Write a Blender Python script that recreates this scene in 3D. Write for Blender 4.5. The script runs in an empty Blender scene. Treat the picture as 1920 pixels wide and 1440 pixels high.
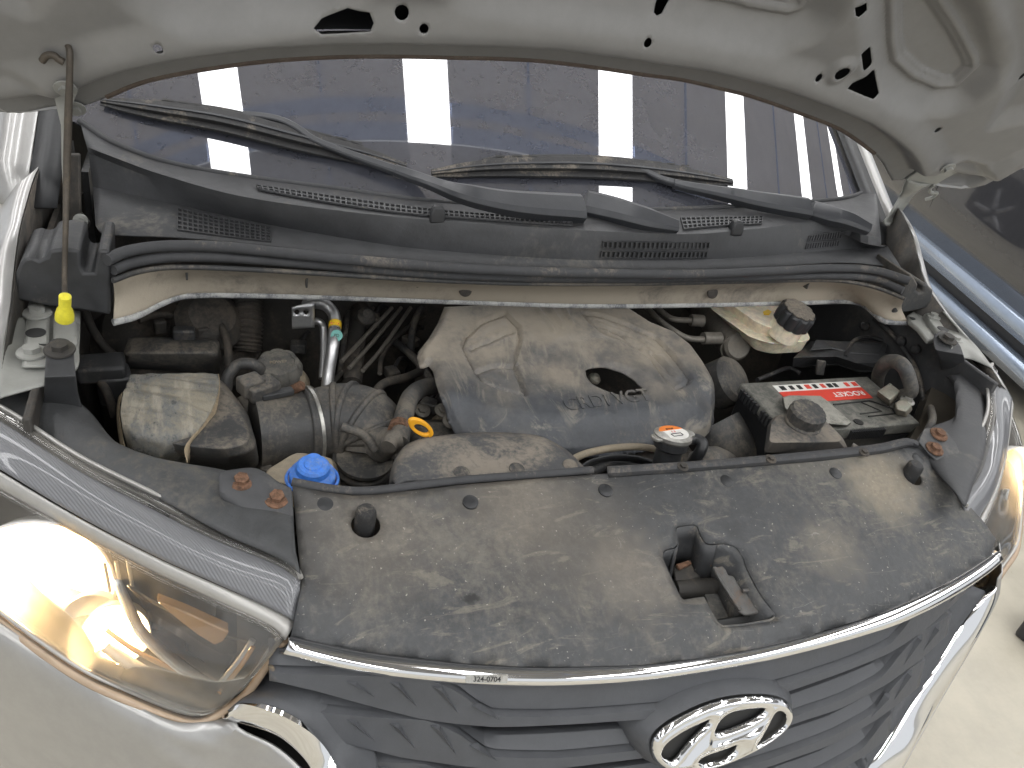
import bpy, bmesh, math, random
import numpy as np
from mathutils import Vector, Matrix, geometry, noise
random.seed(4)
C = bpy.context.scene
col = bpy.context.collection
PI = math.pi

# ------------------------------------------------------------------ camera, world, light, exposure
CAM = (-0.58074, -0.43911, 1.71619); RX, RZ, ROLL = 1.017104, -0.424625, 0.204881; FPX = 1505.15
cam = bpy.data.cameras.new('camera'); camo = bpy.data.objects.new('camera', cam); col.objects.link(camo)
Rm = Matrix.Rotation(RZ, 3, 'Z') @ Matrix.Rotation(RX, 3, 'X') @ Matrix.Rotation(ROLL, 3, 'Z')
camo.matrix_world = Matrix.Translation(CAM) @ Rm.to_4x4()
cam.sensor_width = 36; cam.lens = 36 * FPX / 1920; cam.clip_start = .05; cam.clip_end = 200
C.camera = camo
w = bpy.data.worlds.new('World'); C.world = w; w.use_nodes = True
w.node_tree.nodes['Background'].inputs[0].default_value = (.93, .96, 1, 1)
w.node_tree.nodes['Background'].inputs[1].default_value = .85
C.view_settings.view_transform = 'Standard'; C.view_settings.look = 'None'
C.view_settings.exposure = 0.0; C.view_settings.gamma = 1
C.cycles.use_denoising = True
C.cycles.max_bounces = 10; C.cycles.transparent_max_bounces = 12
C.cycles.sample_clamp_indirect = 6
SKYLIGHT = 10.5

# ------------------------------------------------------------------ pixel -> place helpers (traced against the fitted camera)
def ray(px, py): return Rm @ Vector(((px - 960) / FPX, -(py - 720) / FPX, -1))
CV = Vector(CAM)
HN = Vector((0, -math.sin(math.radians(55)), -math.cos(math.radians(55)))); HO = Vector((0, .80, 1.36))
SURF = {
 'x': lambda P, a: P.x - a, 'y': lambda P, a: P.y - a, 'z': lambda P, a: P.z - a,
 'c': lambda P, a: P.z - .966 - .3 * P.y - a,                                   # radiator cover
 'g': lambda P, a: P.y - (.055 + .34 * P.x ** 2 - .28 * (.95 - P.z)) + a,       # grille face
 'm': lambda P, a: P.y - .010 + .28 * (.89 - P.z) - a,                          # emblem plane
 'w': lambda P, a: P.y - (.77 + .2 * P.x ** 2 + .1 * P.x ** 4 + (P.z - 1.25) / math.tan(math.radians(35))) + a,   # windshield
 'h': lambda P, a: (P - HO).dot(HN) - a,                                        # hood
 'e': lambda P, a: P.z - .97 - .27 * (P.y - .47) - a,                           # engine cover
 'k': lambda P, a: (P.x - 3.0) - .06 * (P.y - 1.914) + a,                       # parked car side
}
def hit(px, py, s, a):
    r = ray(px, py); f = SURF[s]; t = 1.5
    for _ in range(25):
        g = f(CV + r * t, a); d = (f(CV + r * (t + 1e-4), a) - g) / 1e-4
        if abs(d) < 1e-9: break
        t -= g / d
    return CV + r * t
def T(s):
    o = []; k = ('z', 1.0)
    for q in s.split():
        if q[0] in SURF: k = (q[0], float(q[1:] or 0))
        else:
            a, b = q.split(','); o.append(hit(float(a), float(b), *k))
    return o
def mirror(pts): return [Vector((-p.x, p.y, p.z)) for p in pts]

# ------------------------------------------------------------------ mesh helpers
def sub(a, b): return (a[0] - b[0], a[1] - b[1], a[2] - b[2])
def origin(parent):
    o = Vector()
    while parent is not None: o += parent.location; parent = parent.parent
    return o
def make(name, vs, fs, m, parent=None, angle=35, bevel=0, solid=0, seg=2, off=-1):
    o0 = origin(parent)
    me = bpy.data.meshes.new(name)
    me.from_pydata([tuple(Vector(v) - o0) for v in vs], [], fs)
    bm = bmesh.new(); bm.from_mesh(me); bmesh.ops.remove_doubles(bm, verts=bm.verts, dist=1e-6)
    bmesh.ops.recalc_face_normals(bm, faces=bm.faces) if not solid else None
    bm.to_mesh(me); bm.free()
    for p in me.polygons: p.use_smooth = True
    me.set_sharp_from_angle(angle=math.radians(angle))
    if m: me.materials.append(m)
    o = bpy.data.objects.new(name, me); col.objects.link(o); o.parent = parent
    if solid:
        s = o.modifiers.new('s', 'SOLIDIFY'); s.thickness = solid; s.offset = off
    if bevel:
        b = o.modifiers.new('b', 'BEVEL'); b.width = bevel; b.segments = seg; b.limit_method = 'ANGLE'; b.angle_limit = math.radians(40)
    return o
def thing(name, label, cat, loc=(0, 0, 0), group=None):
    o = bpy.data.objects.new(name, None); col.objects.link(o); o.location = loc; o.empty_display_size = .1
    tag(o, label, cat, group); return o
def tag(o, label, cat, group=None, kind=None):
    if label: o['label'] = label
    if cat: o['category'] = cat
    if group: o['group'] = group
    if kind: o['kind'] = kind
    return o
def spline(pts, n, closed=False):
    P = [Vector(p) for p in pts]
    if len(P) == 2: return [P[0].lerp(P[1], i / (n - 1)) for i in range(n)]
    if closed: P = [P[-1]] + P + [P[0], P[1]]
    else: P = [2 * P[0] - P[1]] + P + [2 * P[-1] - P[-2]]
    dense = []
    for i in range(1, len(P) - 2):
        a, b, c, d = P[i - 1], P[i], P[i + 1], P[i + 2]
        # centripetal-ish: damp tangents by chord
        lb = (c - b).length or 1e-9
        t1 = (c - a) / max((c - b).length + (b - a).length, 1e-9) * lb
        t2 = (d - b) / max((d - c).length + (c - b).length, 1e-9) * lb
        for k in range(12):
            t = k / 12; h = t * t * (3 - 2 * t)
            dense.append((2*t**3-3*t*t+1) * b + (t**3-2*t*t+t) * t1 + h * c + (t**3-t*t) * t2)
    if not closed: dense.append(P[-2])
    else: dense.append(dense[0])
    L = [0]
    for i in range(1, len(dense)): L.append(L[-1] + (dense[i] - dense[i - 1]).length)
    out = []; j = 0; m = n if not closed else n + 1
    for i in range(m):
        t = L[-1] * i / (m - 1)
        while j < len(L) - 2 and L[j + 1] < t: j += 1
        u = (t - L[j]) / max(L[j + 1] - L[j], 1e-9)
        out.append(dense[j].lerp(dense[j + 1], u))
    return out[:n]
def poly(pts, n):                                     # resample without smoothing
    P = [Vector(p) for p in pts]; L = [0]
    for i in range(1, len(P)): L.append(L[-1] + (P[i] - P[i - 1]).length)
    out = []; j = 0
    for i in range(n):
        t = L[-1] * i / (n - 1)
        while j < len(L) - 2 and L[j + 1] < t: j += 1
        out.append(P[j].lerp(P[j + 1], (t - L[j]) / max(L[j + 1] - L[j], 1e-9)))
    return out
def grid(rows, closed=False):
    n = len(rows[0]); vs = [v for r in rows for v in r]; fs = []
    for i in range(len(rows) - 1):
        for j in range(n if closed else n - 1):
            a = i * n + j; b = i * n + (j + 1) % n
            fs.append((a, b, b + n, a + n))
    return vs, fs
def loft(name, rows, m, parent=None, n=40, across=0, solid=0, angle=40, bevel=0, sm=True, off=-1, wob=0):
    R = [(spline if sm else poly)(r, n) for r in rows]
    if across:
        cols = [spline([R[i][j] for i in range(len(R))], across) for j in range(n)]
        R = [[cols[j][i] for j in range(n)] for i in range(across)]
    if wob: R = [[p + Vector((0, 0, wob * (noise.noise(p * 9) + .5 * noise.noise(p * 23)))) for p in r] for r in R]
    vs, fs = grid(R)
    return make(name, vs, fs, m, parent, angle, bevel, solid, off=off)
def stack(name, loops, m, parent=None, bevel=.003, angle=35, seg=2, cap=(True, True)):   # closed solid from loops of equal length
    n = len(loops[0]); vs, fs = grid(loops, True)
    if cap[0]: fs.append(tuple(range(n))[::-1])
    if cap[1]: fs.append(tuple(range((len(loops) - 1) * n, len(loops) * n)))
    return make(name, vs, fs, m, parent, angle, bevel, seg=seg)
def prism(name, pts, vec, m, parent=None, bevel=.002, angle=35):
    v = Vector(vec); return stack(name, [list(pts), [p + v for p in pts]], m, parent, bevel, angle)
def rnd(pts, r, k=5):                                  # round the corners of a loop
    out = []; n = len(pts)
    for i in range(n):
        a, b, c = pts[i - 1], pts[i], pts[(i + 1) % n]
        d1 = min(r, (a - b).length * .45); d2 = min(r, (c - b).length * .45)
        p = b + (a - b).normalized() * d1; q = b + (c - b).normalized() * d2
        for j in range(k):
            t = j / (k - 1); out.append(p * (1 - t) ** 2 + b * 2 * t * (1 - t) + q * t * t)
    return out
def frame(d):
    d = Vector(d).normalized(); u = d.orthogonal().normalized(); return u, d.cross(u), d
def tube(name, pts, r, m, parent=None, seg=12, n=None, rings=0, ring_amp=0, sm=True, caps=True):
    n = n or max(8, len(pts) * 8)
    P = (spline if sm else poly)(pts, n)
    rr = r if isinstance(r, (list, tuple)) else [r, r]
    rad = [np.interp(i / (n - 1), np.linspace(0, 1, len(rr)), rr) for i in range(n)]
    if rings: rad = [a + ring_amp * (.5 + .5 * math.sin(2 * PI * rings * i / (n - 1))) for i, a in enumerate(rad)]
    rows = []; u = None
    for i in range(n):
        d = (P[min(i + 1, n - 1)] - P[max(i - 1, 0)]).normalized()
        u = (d.orthogonal() if u is None else u - d * u.dot(d)).normalized(); v = d.cross(u)
        rows.append([P[i] + (u * math.cos(2 * PI * k / seg) + v * math.sin(2 * PI * k / seg)) * rad[i] for k in range(seg)])
    vs, fs = grid(rows, True)
    if caps: fs += [tuple(range(seg))[::-1], tuple(range((n - 1) * seg, n * seg))]
    return make(name, vs, fs, m, parent, 50)
def lathe(name, o, d, prof, m, parent=None, seg=28, lobes=0, amp=0, bevel=0, angle=35):   # prof: (radius, height) along d from o
    u, v, d = frame(d); o = Vector(o); rows = []
    for r, h in prof:
        rows.append([o + d * h + (u * math.cos(a) + v * math.sin(a)) * (r * (1 + (amp * (abs(math.cos(lobes * a / 2)) ** .6 - .6) if lobes and r > .3 * max(p[0] for p in prof) else 0)))
                     for a in [2 * PI * k / seg for k in range(seg)]])
    return stack(name, rows, m, parent, bevel, angle)
def bolt(o, d, r, m, parent, washer=True, name='bolt'):
    o = Vector(o); pr = ([(r * 1.75, 0), (r * 1.7, r * .22), (r * 1.15, r * .3)] if washer else [(r, 0)])
    u, v, d = frame(d); rows = []
    for rr, h in pr: rows.append([o + d * h + (u * math.cos(2 * PI * k / 18) + v * math.sin(2 * PI * k / 18)) * rr for k in range(18)])
    hexr = lambda k: r * (math.cos(PI / 6) / math.cos(((2 * PI * k / 18) % (PI / 3)) - PI / 6))
    for h in (r * .3, r * .95): rows.append([o + d * h + (u * math.cos(2 * PI * k / 18) + v * math.sin(2 * PI * k / 18)) * hexr(k) for k in range(18)])
    return stack(name, rows, m, parent, 0)
def box(name, c, sx, sy, sz, m, parent=None, rot=0, bevel=.003):
    c = Vector(c); R3 = Matrix.Rotation(rot, 3, 'Z'); q = [(-1, -1), (1, -1), (1, 1), (-1, 1)]
    return stack(name, [[c + R3 @ Vector((a * sx / 2, b * sy / 2, z * sz / 2)) for a, b in q] for z in (-1, 1)], m, parent, bevel)
def onmesh(o, q, lift=.002):                           # pixel list -> points on a finished mesh, lifted along its normal
    from mathutils.bvhtree import BVHTree
    o0 = origin(o.parent); t = BVHTree.FromPolygons([v.co + o0 for v in o.data.vertices], [tuple(p.vertices) for p in o.data.polygons]); out = []
    for w_ in q.split():
        a, b = map(float, w_.split(',')); d = ray(a, b).normalized(); h = t.ray_cast(CV, d)
        if h[0] is None: h = t.find_nearest(CV + d * 1.5)
        n = h[1] if h[1].dot(d) < 0 else -h[1]
        out.append((h[0] + n * lift, n))
    return out
# ---- traced sheet with holes and stamped relief
def inpoly(P, poly_):
    x, y = P[:, 0], P[:, 1]; r = np.zeros(len(P), bool); q = np.asarray(poly_); n = len(q)
    for i in range(n):
        (x1, y1), (x2, y2) = q[i - 1], q[i]
        c = (y1 > y) != (y2 > y)
        if c.any():
            xi = (x2 - x1) * (y - y1) / (y2 - y1 + 1e-15) + x1; r ^= c & (x < xi)
    return r
def sdist(P, poly_, closed=True):                      # signed distance, positive inside
    q = np.asarray(poly_); d = np.full(len(P), 1e9)
    for i in range(0 if closed else 1, len(q)):
        a, b = q[i - 1], q[i]; ab = b - a; t = np.clip(((P - a) @ ab) / (ab @ ab + 1e-15), 0, 1)
        d = np.minimum(d, np.linalg.norm(P - a - t[:, None] * ab, axis=1))
    return np.where(inpoly(P, q), d, -d) if closed else d
def ss(a, b, x): t = np.clip((x - a) / (b - a), 0, 1); return t * t * (3 - 2 * t)
class Frame:
    def __init__(s, o, n, u): s.o = Vector(o); s.n = Vector(n).normalized(); s.u = (Vector(u) - s.n * Vector(u).dot(s.n)).normalized(); s.v = s.n.cross(s.u)
    def uv(s, pts): return np.array([((Vector(p) - s.o).dot(s.u), (Vector(p) - s.o).dot(s.v)) for p in pts])
    def p(s, a, b, h=0): return s.o + s.u * a + s.v * b + s.n * h
def panel(name, fr, outline, holes, step, hfun, m, parent=None, solid=.003, angle=40, bevel=0, off=-1, thin=None):
    O = fr.uv(outline) if not isinstance(outline, np.ndarray) else outline
    Hs = [fr.uv(h) if not isinstance(h, np.ndarray) else h for h in holes]
    pts = []; ed = []
    for L in [O] + Hs:
        b = len(pts); q = []
        for i in range(len(L)):
            a, c = L[i], L[(i + 1) % len(L)]; k = max(1, int(np.linalg.norm(c - a) / step + .3))
            for j in range(k): q.append(a + (c - a) * j / k)
        pts += q; ed += [(b + i, b + (i + 1) % len(q)) for i in range(len(q))]
    mn, mx = O.min(0), O.max(0)
    gx, gy = np.meshgrid(np.arange(mn[0], mx[0], step), np.arange(mn[1], mx[1], step)); g = np.stack([gx.ravel(), gy.ravel()], 1)
    g[:, 0] += (np.round((g[:, 1] - mn[1]) / step) % 2) * step / 2
    if thin: g = g[thin(g)]
    keep = sdist(g, O) > step * .55
    for h in Hs: keep &= sdist(g, h) < -step * .55
    pts = np.array(pts + list(g[keep]))
    r = geometry.delaunay_2d_cdt([Vector(p) for p in pts], ed, [], 0, 1e-6)
    V = np.array([tuple(v) for v in r[0]]); F = [tuple(f) for f in r[2]]
    cen = np.array([V[list(f)].mean(0) for f in F]); ok = inpoly(cen, O)
    for h in Hs: ok &= ~inpoly(cen, h)
    H = hfun(V) if hfun else np.zeros(len(V))
    vs = [fr.p(V[i, 0], V[i, 1], H[i]) for i in range(len(V))]
    fs = []
    for f, k in zip(F, ok):
        if k:
            a, b, c = V[f[0]], V[f[1]], V[f[2]]
            fs.append(f if (b[0]-a[0])*(c[1]-a[1])-(b[1]-a[1])*(c[0]-a[0]) > 0 else f[::-1])
    return make(name, vs, fs, m, parent, angle, bevel, solid, off=off)
def text(name, s, size, o, u, v, m, parent, depth=.0006, mirrorx=False, align='CENTER'):
    cu = bpy.data.curves.new('t', 'FONT'); cu.body = s; cu.size = size; cu.extrude = depth; cu.align_x = align; cu.align_y = 'CENTER'; cu.offset = size * .012
    t = bpy.data.objects.new('t', cu); col.objects.link(t)
    dg = bpy.context.evaluated_depsgraph_get(); me0 = bpy.data.meshes.new_from_object(t.evaluated_get(dg))
    u = Vector(u).normalized(); v = (Vector(v) - u * Vector(v).dot(u)).normalized(); n = u.cross(v)
    vs = [Vector(o) + u * p.co.x + v * p.co.y + n * p.co.z for p in me0.vertices]; fs = [tuple(p.vertices) for p in me0.polygons]
    bpy.data.objects.remove(t); bpy.data.meshes.remove(me0); bpy.data.curves.remove(cu)
    return make(name, vs, fs, m, parent, 20)

# ------------------------------------------------------------------ materials
class N:
    def __init__(s, name):
        s.m = bpy.data.materials.new(name); s.m.use_nodes = True; s.t = s.m.node_tree; s.b = s.t.nodes['Principled BSDF']
        s.pos = s.t.nodes.new('ShaderNodeNewGeometry').outputs
    def n(s, typ, **k):
        x = s.t.nodes.new('ShaderNode' + typ)
        for a, b in k.items(): setattr(x, a, b)
        return x
    def l(s, a, b): s.t.links.new(a, b)
    def put(s, i, v):
        if hasattr(v, 'is_linked') or hasattr(v, 'links'): s.l(v, i)
        else: i.default_value = v
    def math(s, op, a, b=0, clamp=False):
        x = s.n('Math', operation=op, use_clamp=clamp); s.put(x.inputs[0], a); s.put(x.inputs[1], b); return x.outputs[0]
    def noise(s, sc, det=6, rough=.6, vec=None, stretch=None, dist=0):
        x = s.n('TexNoise'); x.inputs['Distortion'].default_value = dist; x.inputs['Scale'].default_value = sc; x.inputs['Detail'].default_value = det; x.inputs['Roughness'].default_value = rough
        v = vec or s.pos['Position']
        if stretch:
            mp = s.n('Mapping'); s.l(v, mp.inputs[0]); mp.inputs['Scale'].default_value = stretch; v = mp.outputs[0]
        s.l(v, x.inputs['Vector']); return x.outputs['Fac']
    def ramp(s, f, a, b, x=0, y=1):
        q = s.n('MapRange', interpolation_type='SMOOTHSTEP'); s.put(q.inputs[0], f)
        for i, k in enumerate((a, b, x, y)): q.inputs[i + 1].default_value = k
        return q.outputs[0]
    def mix(s, f, a, b):
        x = s.n('Mix', data_type='RGBA'); s.put(x.inputs[0], f)
        for i, c in ((6, a), (7, b)):
            if isinstance(c, tuple): x.inputs[i].default_value = (*c, 1)
            else: s.l(c, x.inputs[i])
        return x.outputs[2]
    def bump(s, h, st, dist=.001):
        x = s.n('Bump'); x.inputs['Strength'].default_value = st; x.inputs['Distance'].default_value = dist; s.l(h, x.inputs['Height']); s.l(x.outputs[0], s.b.inputs['Normal'])
DUST = (.255, .22, .175)
def mat(name, c, rough=.6, metal=0, dust=0, dc=DUST, ds=7, grain=.12, bump=.25, spec=.5, coat=0, up=.6, extra=None, seed=0, **kw):
    s = N(name); b = s.b; b.inputs['Metallic'].default_value = metal; b.inputs['Specular IOR Level'].default_value = spec; b.inputs['Coat Weight'].default_value = coat
    for k, v in kw.items(): b.inputs[k.replace('_', ' ')].default_value = v
    f1 = s.noise(ds * 4.3, 10, .72); cv = s.ramp(f1, .32, .68, 1 - 1.5 * grain, 1 + 1.5 * grain)
    x = s.n('Mix', data_type='RGBA', blend_type='MULTIPLY'); x.inputs[0].default_value = 1; x.inputs[6].default_value = (*c, 1)
    cc = s.n('CombineColor'); [s.l(cv, cc.inputs[i]) for i in range(3)]; s.l(cc.outputs[0], x.inputs[7]); base = x.outputs[2]; rv = rough
    if dust:
        a = s.noise(ds, 9, .62, dist=.5); f2 = s.noise(ds * 5, 8, .7, stretch=(1, .6, .5), dist=1.6)
        f3 = s.noise(ds * 17, 4, .7); k = s.math('ADD', s.math('ADD', s.math('MULTIPLY', a, .52), s.math('MULTIPLY', f2, .26)), s.math('MULTIPLY', f3, .22))
        sx = s.n('SeparateXYZ'); s.l(s.pos['Normal'], sx.inputs[0]); upf = s.ramp(sx.outputs[2], -.1, .95, 1 - up, 1)
        fac = s.math('MULTIPLY', s.ramp(k, .60 - .26 * dust, .68 - .14 * dust), s.math('MULTIPLY', upf, min(1, .45 + .5 * dust)), True)
        base = s.mix(fac, base, dc)
        if extra: base = extra(s, base)
        rv = s.math('ADD', s.math('MULTIPLY', fac, .9 - rough), s.ramp(f1, .3, .7, rough - .08, rough + .10))
    elif extra: base = extra(s, base)
    s.l(base, b.inputs['Base Color']); s.put(b.inputs['Roughness'], rv)
    if bump: s.bump(s.math('ADD', s.noise(110, 5, .7), s.math('MULTIPLY', s.noise(22, 4, .6), 1.5)), bump, .0022)
    return s.m
M = {}
M['silver'] = mat('silver_paint', (.37, .365, .355), .36, .5, grain=.03, bump=0, coat=.7)
M['bay'] = mat('engine_bay_paint', (.29, .292, .272), .42, .1, dust=.12, grain=.05, bump=.06, ds=9)
M['hoodin'] = mat('hood_inner_paint', (.226, .223, .217), .5, .1, grain=.03, bump=.05, ds=5)
M['trimrub'] = mat('hood_edge_rubber', (.10, .075, .06), .7, dust=.5, ds=20)
M['black'] = mat('black_plastic', (.035, .036, .038), .5, dust=.25, ds=9)
M['blackdirty'] = mat('dusty_black_plastic', (.04, .041, .042), .6, dust=.6, ds=8)
M['blackbare'] = mat('clean_black_plastic', (.028, .029, .031), .42, grain=.08, bump=.2)
M['cowl'] = mat('cowl_plastic', (.055, .056, .059), .58, dust=.32, ds=5, bump=.35, dc=(.20, .185, .16))
M['seal'] = mat('seal_rubber', (.050, .051, .054), .75, dust=.3, ds=10)
M['trough'] = mat('dusty_trough', (.12, .11, .10), .7, dust=1.25, dc=(.41, .36, .285), ds=5, up=.1)
def engine_mat():
    def ex(s, base):
        sx = s.n('SeparateXYZ'); s.l(s.pos['Position'], sx.inputs[0])
        yy = s.math('ADD', sx.outputs[1], s.math('MULTIPLY', s.math('SUBTRACT', s.noise(9, 6, .6), .5), .34))
        f = s.math('MULTIPLY', s.ramp(yy, .53, .72), s.ramp(s.noise(16, 8, .65), .30, .58, .25, .88))
        st = s.noise(14, 8, .68, stretch=(1, .3, 1), dist=1.8)
        base = s.mix(f, base, (.34, .295, .232))
        return s.mix(s.math('MULTIPLY', s.ramp(st, .52, .64, 0, .6), s.ramp(yy, .46, .56)), base, (.30, .27, .22))
    return mat('engine_cover_plastic', (.066, .071, .080), .48, dust=.30, ds=8, dc=(.22, .205, .175), extra=ex, bump=.4)
M['engine'] = engine_mat()
M['metaldusty'] = mat('dusty_metal_line', (.20, .185, .16), .55, .4, dust=.4, ds=30)
M['shroud'] = mat('shroud_plastic', (.06, .062, .066), .55, dust=.7, ds=9, dc=(.27, .235, .19))
M['hose'] = mat('hose_rubber', (.052, .052, .052), .5, dust=.6, ds=12, dc=(.21, .185, .15), up=.35)
M['rodmetal'] = mat('weathered_rod', (.085, .072, .058), .55, .4, dust=.4, ds=25, dc=(.20, .165, .12))
M['rubber'] = mat('black_rubber', (.022, .022, .023), .6, dust=.35, ds=14)
M['dark'] = mat('grimy_and_shaded_metal', (.045, .042, .038), .65, .2, dust=.5, ds=9, dc=(.15, .125, .10), up=.4)  # grimy metal, also used where shade is painted dark
M['steel'] = mat('bare_steel', (.50, .49, .46), .38, .8, dust=.3, ds=30)
M['alu'] = mat('aluminium_pipe', (.60, .60, .60), .34, .85, grain=.08, bump=.08)
M['chrome'] = mat('chrome', (.86, .86, .86), .05, 1, grain=0, bump=0)
M['rust'] = mat('rusty_bolt', (.15, .082, .05), .9, .1, grain=.35, bump=.15, ds=30)
M['grille'] = mat('grille_plastic', (.072, .075, .082), .55, grain=.06, bump=.25, dust=.08)
M['wiper'] = mat('wiper_black', (.035, .037, .042), .45, grain=.05, bump=.15)
M['yellow'] = mat('yellow_plastic', (.78, .70, .05), .45, grain=.06, bump=.1, dust=.25, ds=40, dc=(.5, .44, .2))
M['orange'] = mat('dipstick_yellow', (.85, .40, .02), .45, grain=.05, bump=.1, dust=.1)
M['blue'] = mat('washer_blue', (.05, .19, .62), .5, dust=.3, ds=25, dc=(.30, .33, .38), bump=.15)
M['tank'] = mat('brake_tank_plastic', (.80, .70, .54), .4, dust=.22, ds=14, dc=(.45, .34, .22), bump=.15, Subsurface_Weight=.3, Subsurface_Scale=.02)
M['oldtank'] = mat('dusty_tan_tank', (.26, .22, .16), .6, dust=.5, ds=14)
M['battery'] = mat('battery_lid_plastic', (.095, .097, .088), .65, dust=.65, ds=45, dc=(.25, .24, .21))
M['lever'] = mat('worn_latch_metal', (.10, .098, .094), .38, .3, dust=.4, ds=20, dc=(.16, .11, .08))
M['apron'] = mat('apron_plastic', (.052, .054, .056), .5, dust=.38, ds=7, dc=(.15, .135, .11), bump=.4)
M['white'] = mat('label_white', (.80, .79, .75), .5, bump=0, grain=.05)
M['labelgrey'] = mat('worn_label', (.36, .355, .33), .5, bump=0, grain=.1, dust=.3, ds=60)
M['red'] = mat('label_red', (.72, .07, .045), .5, bump=0, grain=.06, dust=.15, ds=60)
M['ltyellow'] = mat('label_yellow', (.85, .55, .02), .5, bump=0, grain=.05)
M['teal'] = mat('label_teal', (.16, .45, .40), .5, bump=0, grain=.05)
M['ltorange'] = mat('label_orange', (.80, .22, .03), .5, bump=0, grain=.05)
M['inkshade'] = mat('print_and_shade_black', (.02, .02, .02), .6, bump=0, grain=0)  # flat black for print, dark joints and shade painted into openings
M['capgrey'] = mat('dusty_cap_plastic', (.085, .084, .08), .55, dust=.7, ds=22, dc=(.20, .185, .155), bump=.4)
M['discbrown'] = mat('dusty_cap_disc', (.17, .15, .125), .7, dust=.4, ds=40, grain=.3)
M['flap'] = mat('mottled_dust_flap', (.12, .12, .11), .8, dust=.9, ds=38, dc=(.34, .33, .29))
M['chalk'] = mat('chalky_lip', (.14, .145, .155), .7, dust=.8, ds=26, dc=(.52, .52, .50), up=.1)
M['lead'] = mat('battery_lead', (.34, .31, .26), .6, .5, dust=.5, ds=40, dc=(.30, .36, .30))
M['brown'] = mat('brown_paper', (.34, .27, .18), .8, grain=.15, bump=.3, dust=.3, ds=30)
def film_mat():
    def ex(s, base):
        st = s.noise(30, 5, .65, stretch=(1, .22, .5)); return s.mix(s.ramp(st, .5, .62, 0, .8), base, (.34, .31, .25))
    return mat('dusty_plastic_film', (.12, .125, .125), .25, dust=.75, ds=14, dc=(.27, .24, .18), up=.5, bump=.8, extra=ex)
M['film'] = film_mat()
M['bellows'] = mat('bellows_rubber', (.03, .028, .026), .6, dust=.5, dc=(.13, .11, .08), up=.9)
M['carpaint'] = mat('dark_grey_car_paint', (.045, .046, .052), .08, .2, grain=.03, bump=0, coat=1)
M['carlow'] = mat('dark_car_cladding', (.045, .046, .05), .45, grain=.05, bump=.1)
M['carledge'] = mat('ledge_reflection_blue', (.30, .36, .46), .18, .6, grain=.03, bump=0, coat=1)  # overhead light reflected by the dark car's ledges, put into a pale colour
M['tyre'] = mat('tyre_rubber', (.02, .02, .021), .8, grain=.1, bump=.3)
M['rim'] = mat('alloy_rim', (.55, .55, .57), .3, .8, grain=.03, bump=0)
M['amber'] = mat('amber_lens', (.46, .25, .09), .15, grain=.04, bump=0, coat=1)
M['rimglow'] = mat('lens_edge_glow_tint', (.40, .30, .21), .25, grain=.05, bump=0)  # warm glow of the lens edge is put into this colour
M['reflector'] = mat('reflector_bowl', (.85, .83, .80), .35, .35, grain=.02, bump=0)
M['bezel'] = mat('headlight_bezel', (.12, .105, .085), .25, .4, grain=.04, bump=0)
M['bezelsilver'] = mat('headlight_silver_trim', (.42, .41, .39), .4, .4, grain=.03, bump=0)
def ribbed():
    s = N('ribbed_headlight_top'); mp = s.n('Mapping'); s.l(s.pos['Position'], mp.inputs[0]); mp.inputs['Rotation'].default_value = (0, 0, -.62)
    wv = s.n('TexWave', wave_type='BANDS', bands_direction='X'); s.l(mp.outputs[0], wv.inputs[0]); wv.inputs['Scale'].default_value = 130; wv.inputs['Distortion'].default_value = 0
    s.l(s.mix(s.noise(8), (.13, .134, .145), (.18, .182, .19)), s.b.inputs['Base Color']); s.b.inputs['Roughness'].default_value = .3; s.b.inputs['Coat Weight'].default_value = .6
    s.bump(wv.outputs[1], .35, .0012); return s.m
M['ribbed'] = ribbed()
def glass(name, tint, refl_rough=.02, ior=1.5, dust=0):
    s = N(name); t = s.t; t.nodes.remove(s.b); out = t.nodes['Material Output']
    tr = s.n('BsdfTransparent'); tr.inputs[0].default_value = (*tint, 1)
    gl = s.n('BsdfGlossy'); gl.inputs['Roughness'].default_value = refl_rough
    fr = s.n('Fresnel'); fr.inputs[0].default_value = ior
    mx = s.n('MixShader'); s.l(fr.outputs[0], mx.inputs[0]); s.l(tr.outputs[0], mx.inputs[1]); s.l(gl.outputs[0], mx.inputs[2]); last = mx.outputs[0]
    if dust:
        d0 = s.n('BsdfDiffuse'); d0.inputs[0].default_value = (.6, .58, .55, 1); d1 = s.n('BsdfTranslucent'); d1.inputs[0].default_value = (.85, .8, .72, 1); df = s.n('MixShader'); df.inputs[0].default_value = .6; s.l(d0.outputs[0], df.inputs[1]); s.l(d1.outputs[0], df.inputs[2]); m2 = s.n('MixShader'); s.put(m2.inputs[0], s.ramp(s.noise(12, 8, .7), .3, .8, dust * .5, dust * 1.6)); s.l(last, m2.inputs[1]); s.l(df.outputs[0], m2.inputs[2]); last = m2.outputs[0]
    s.l(last, out.inputs[0]); return s.m
M['lens'] = glass('clear_headlight_lens', (.96, .96, .95), .03, 1.5, .12)  # translucent share hazes the lens, standing in for glare around the bulbs
M['windglass'] = mat('tinted_windshield', (.068, .071, .086), .012, grain=.06, bump=0, IOR=2.4)
def emis(name, c, st):
    s = N(name); s.b.inputs['Base Color'].default_value = (0, 0, 0, 1); s.b.inputs['Emission Color'].default_value = (*c, 1); s.b.inputs['Emission Strength'].default_value = st; return s.m
M['skylight'] = emis('translucent_skylight', (1, 1, 1), SKYLIGHT)
M['bulb'] = emis('lit_bulb', (1, .68, .32), 700)
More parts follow.
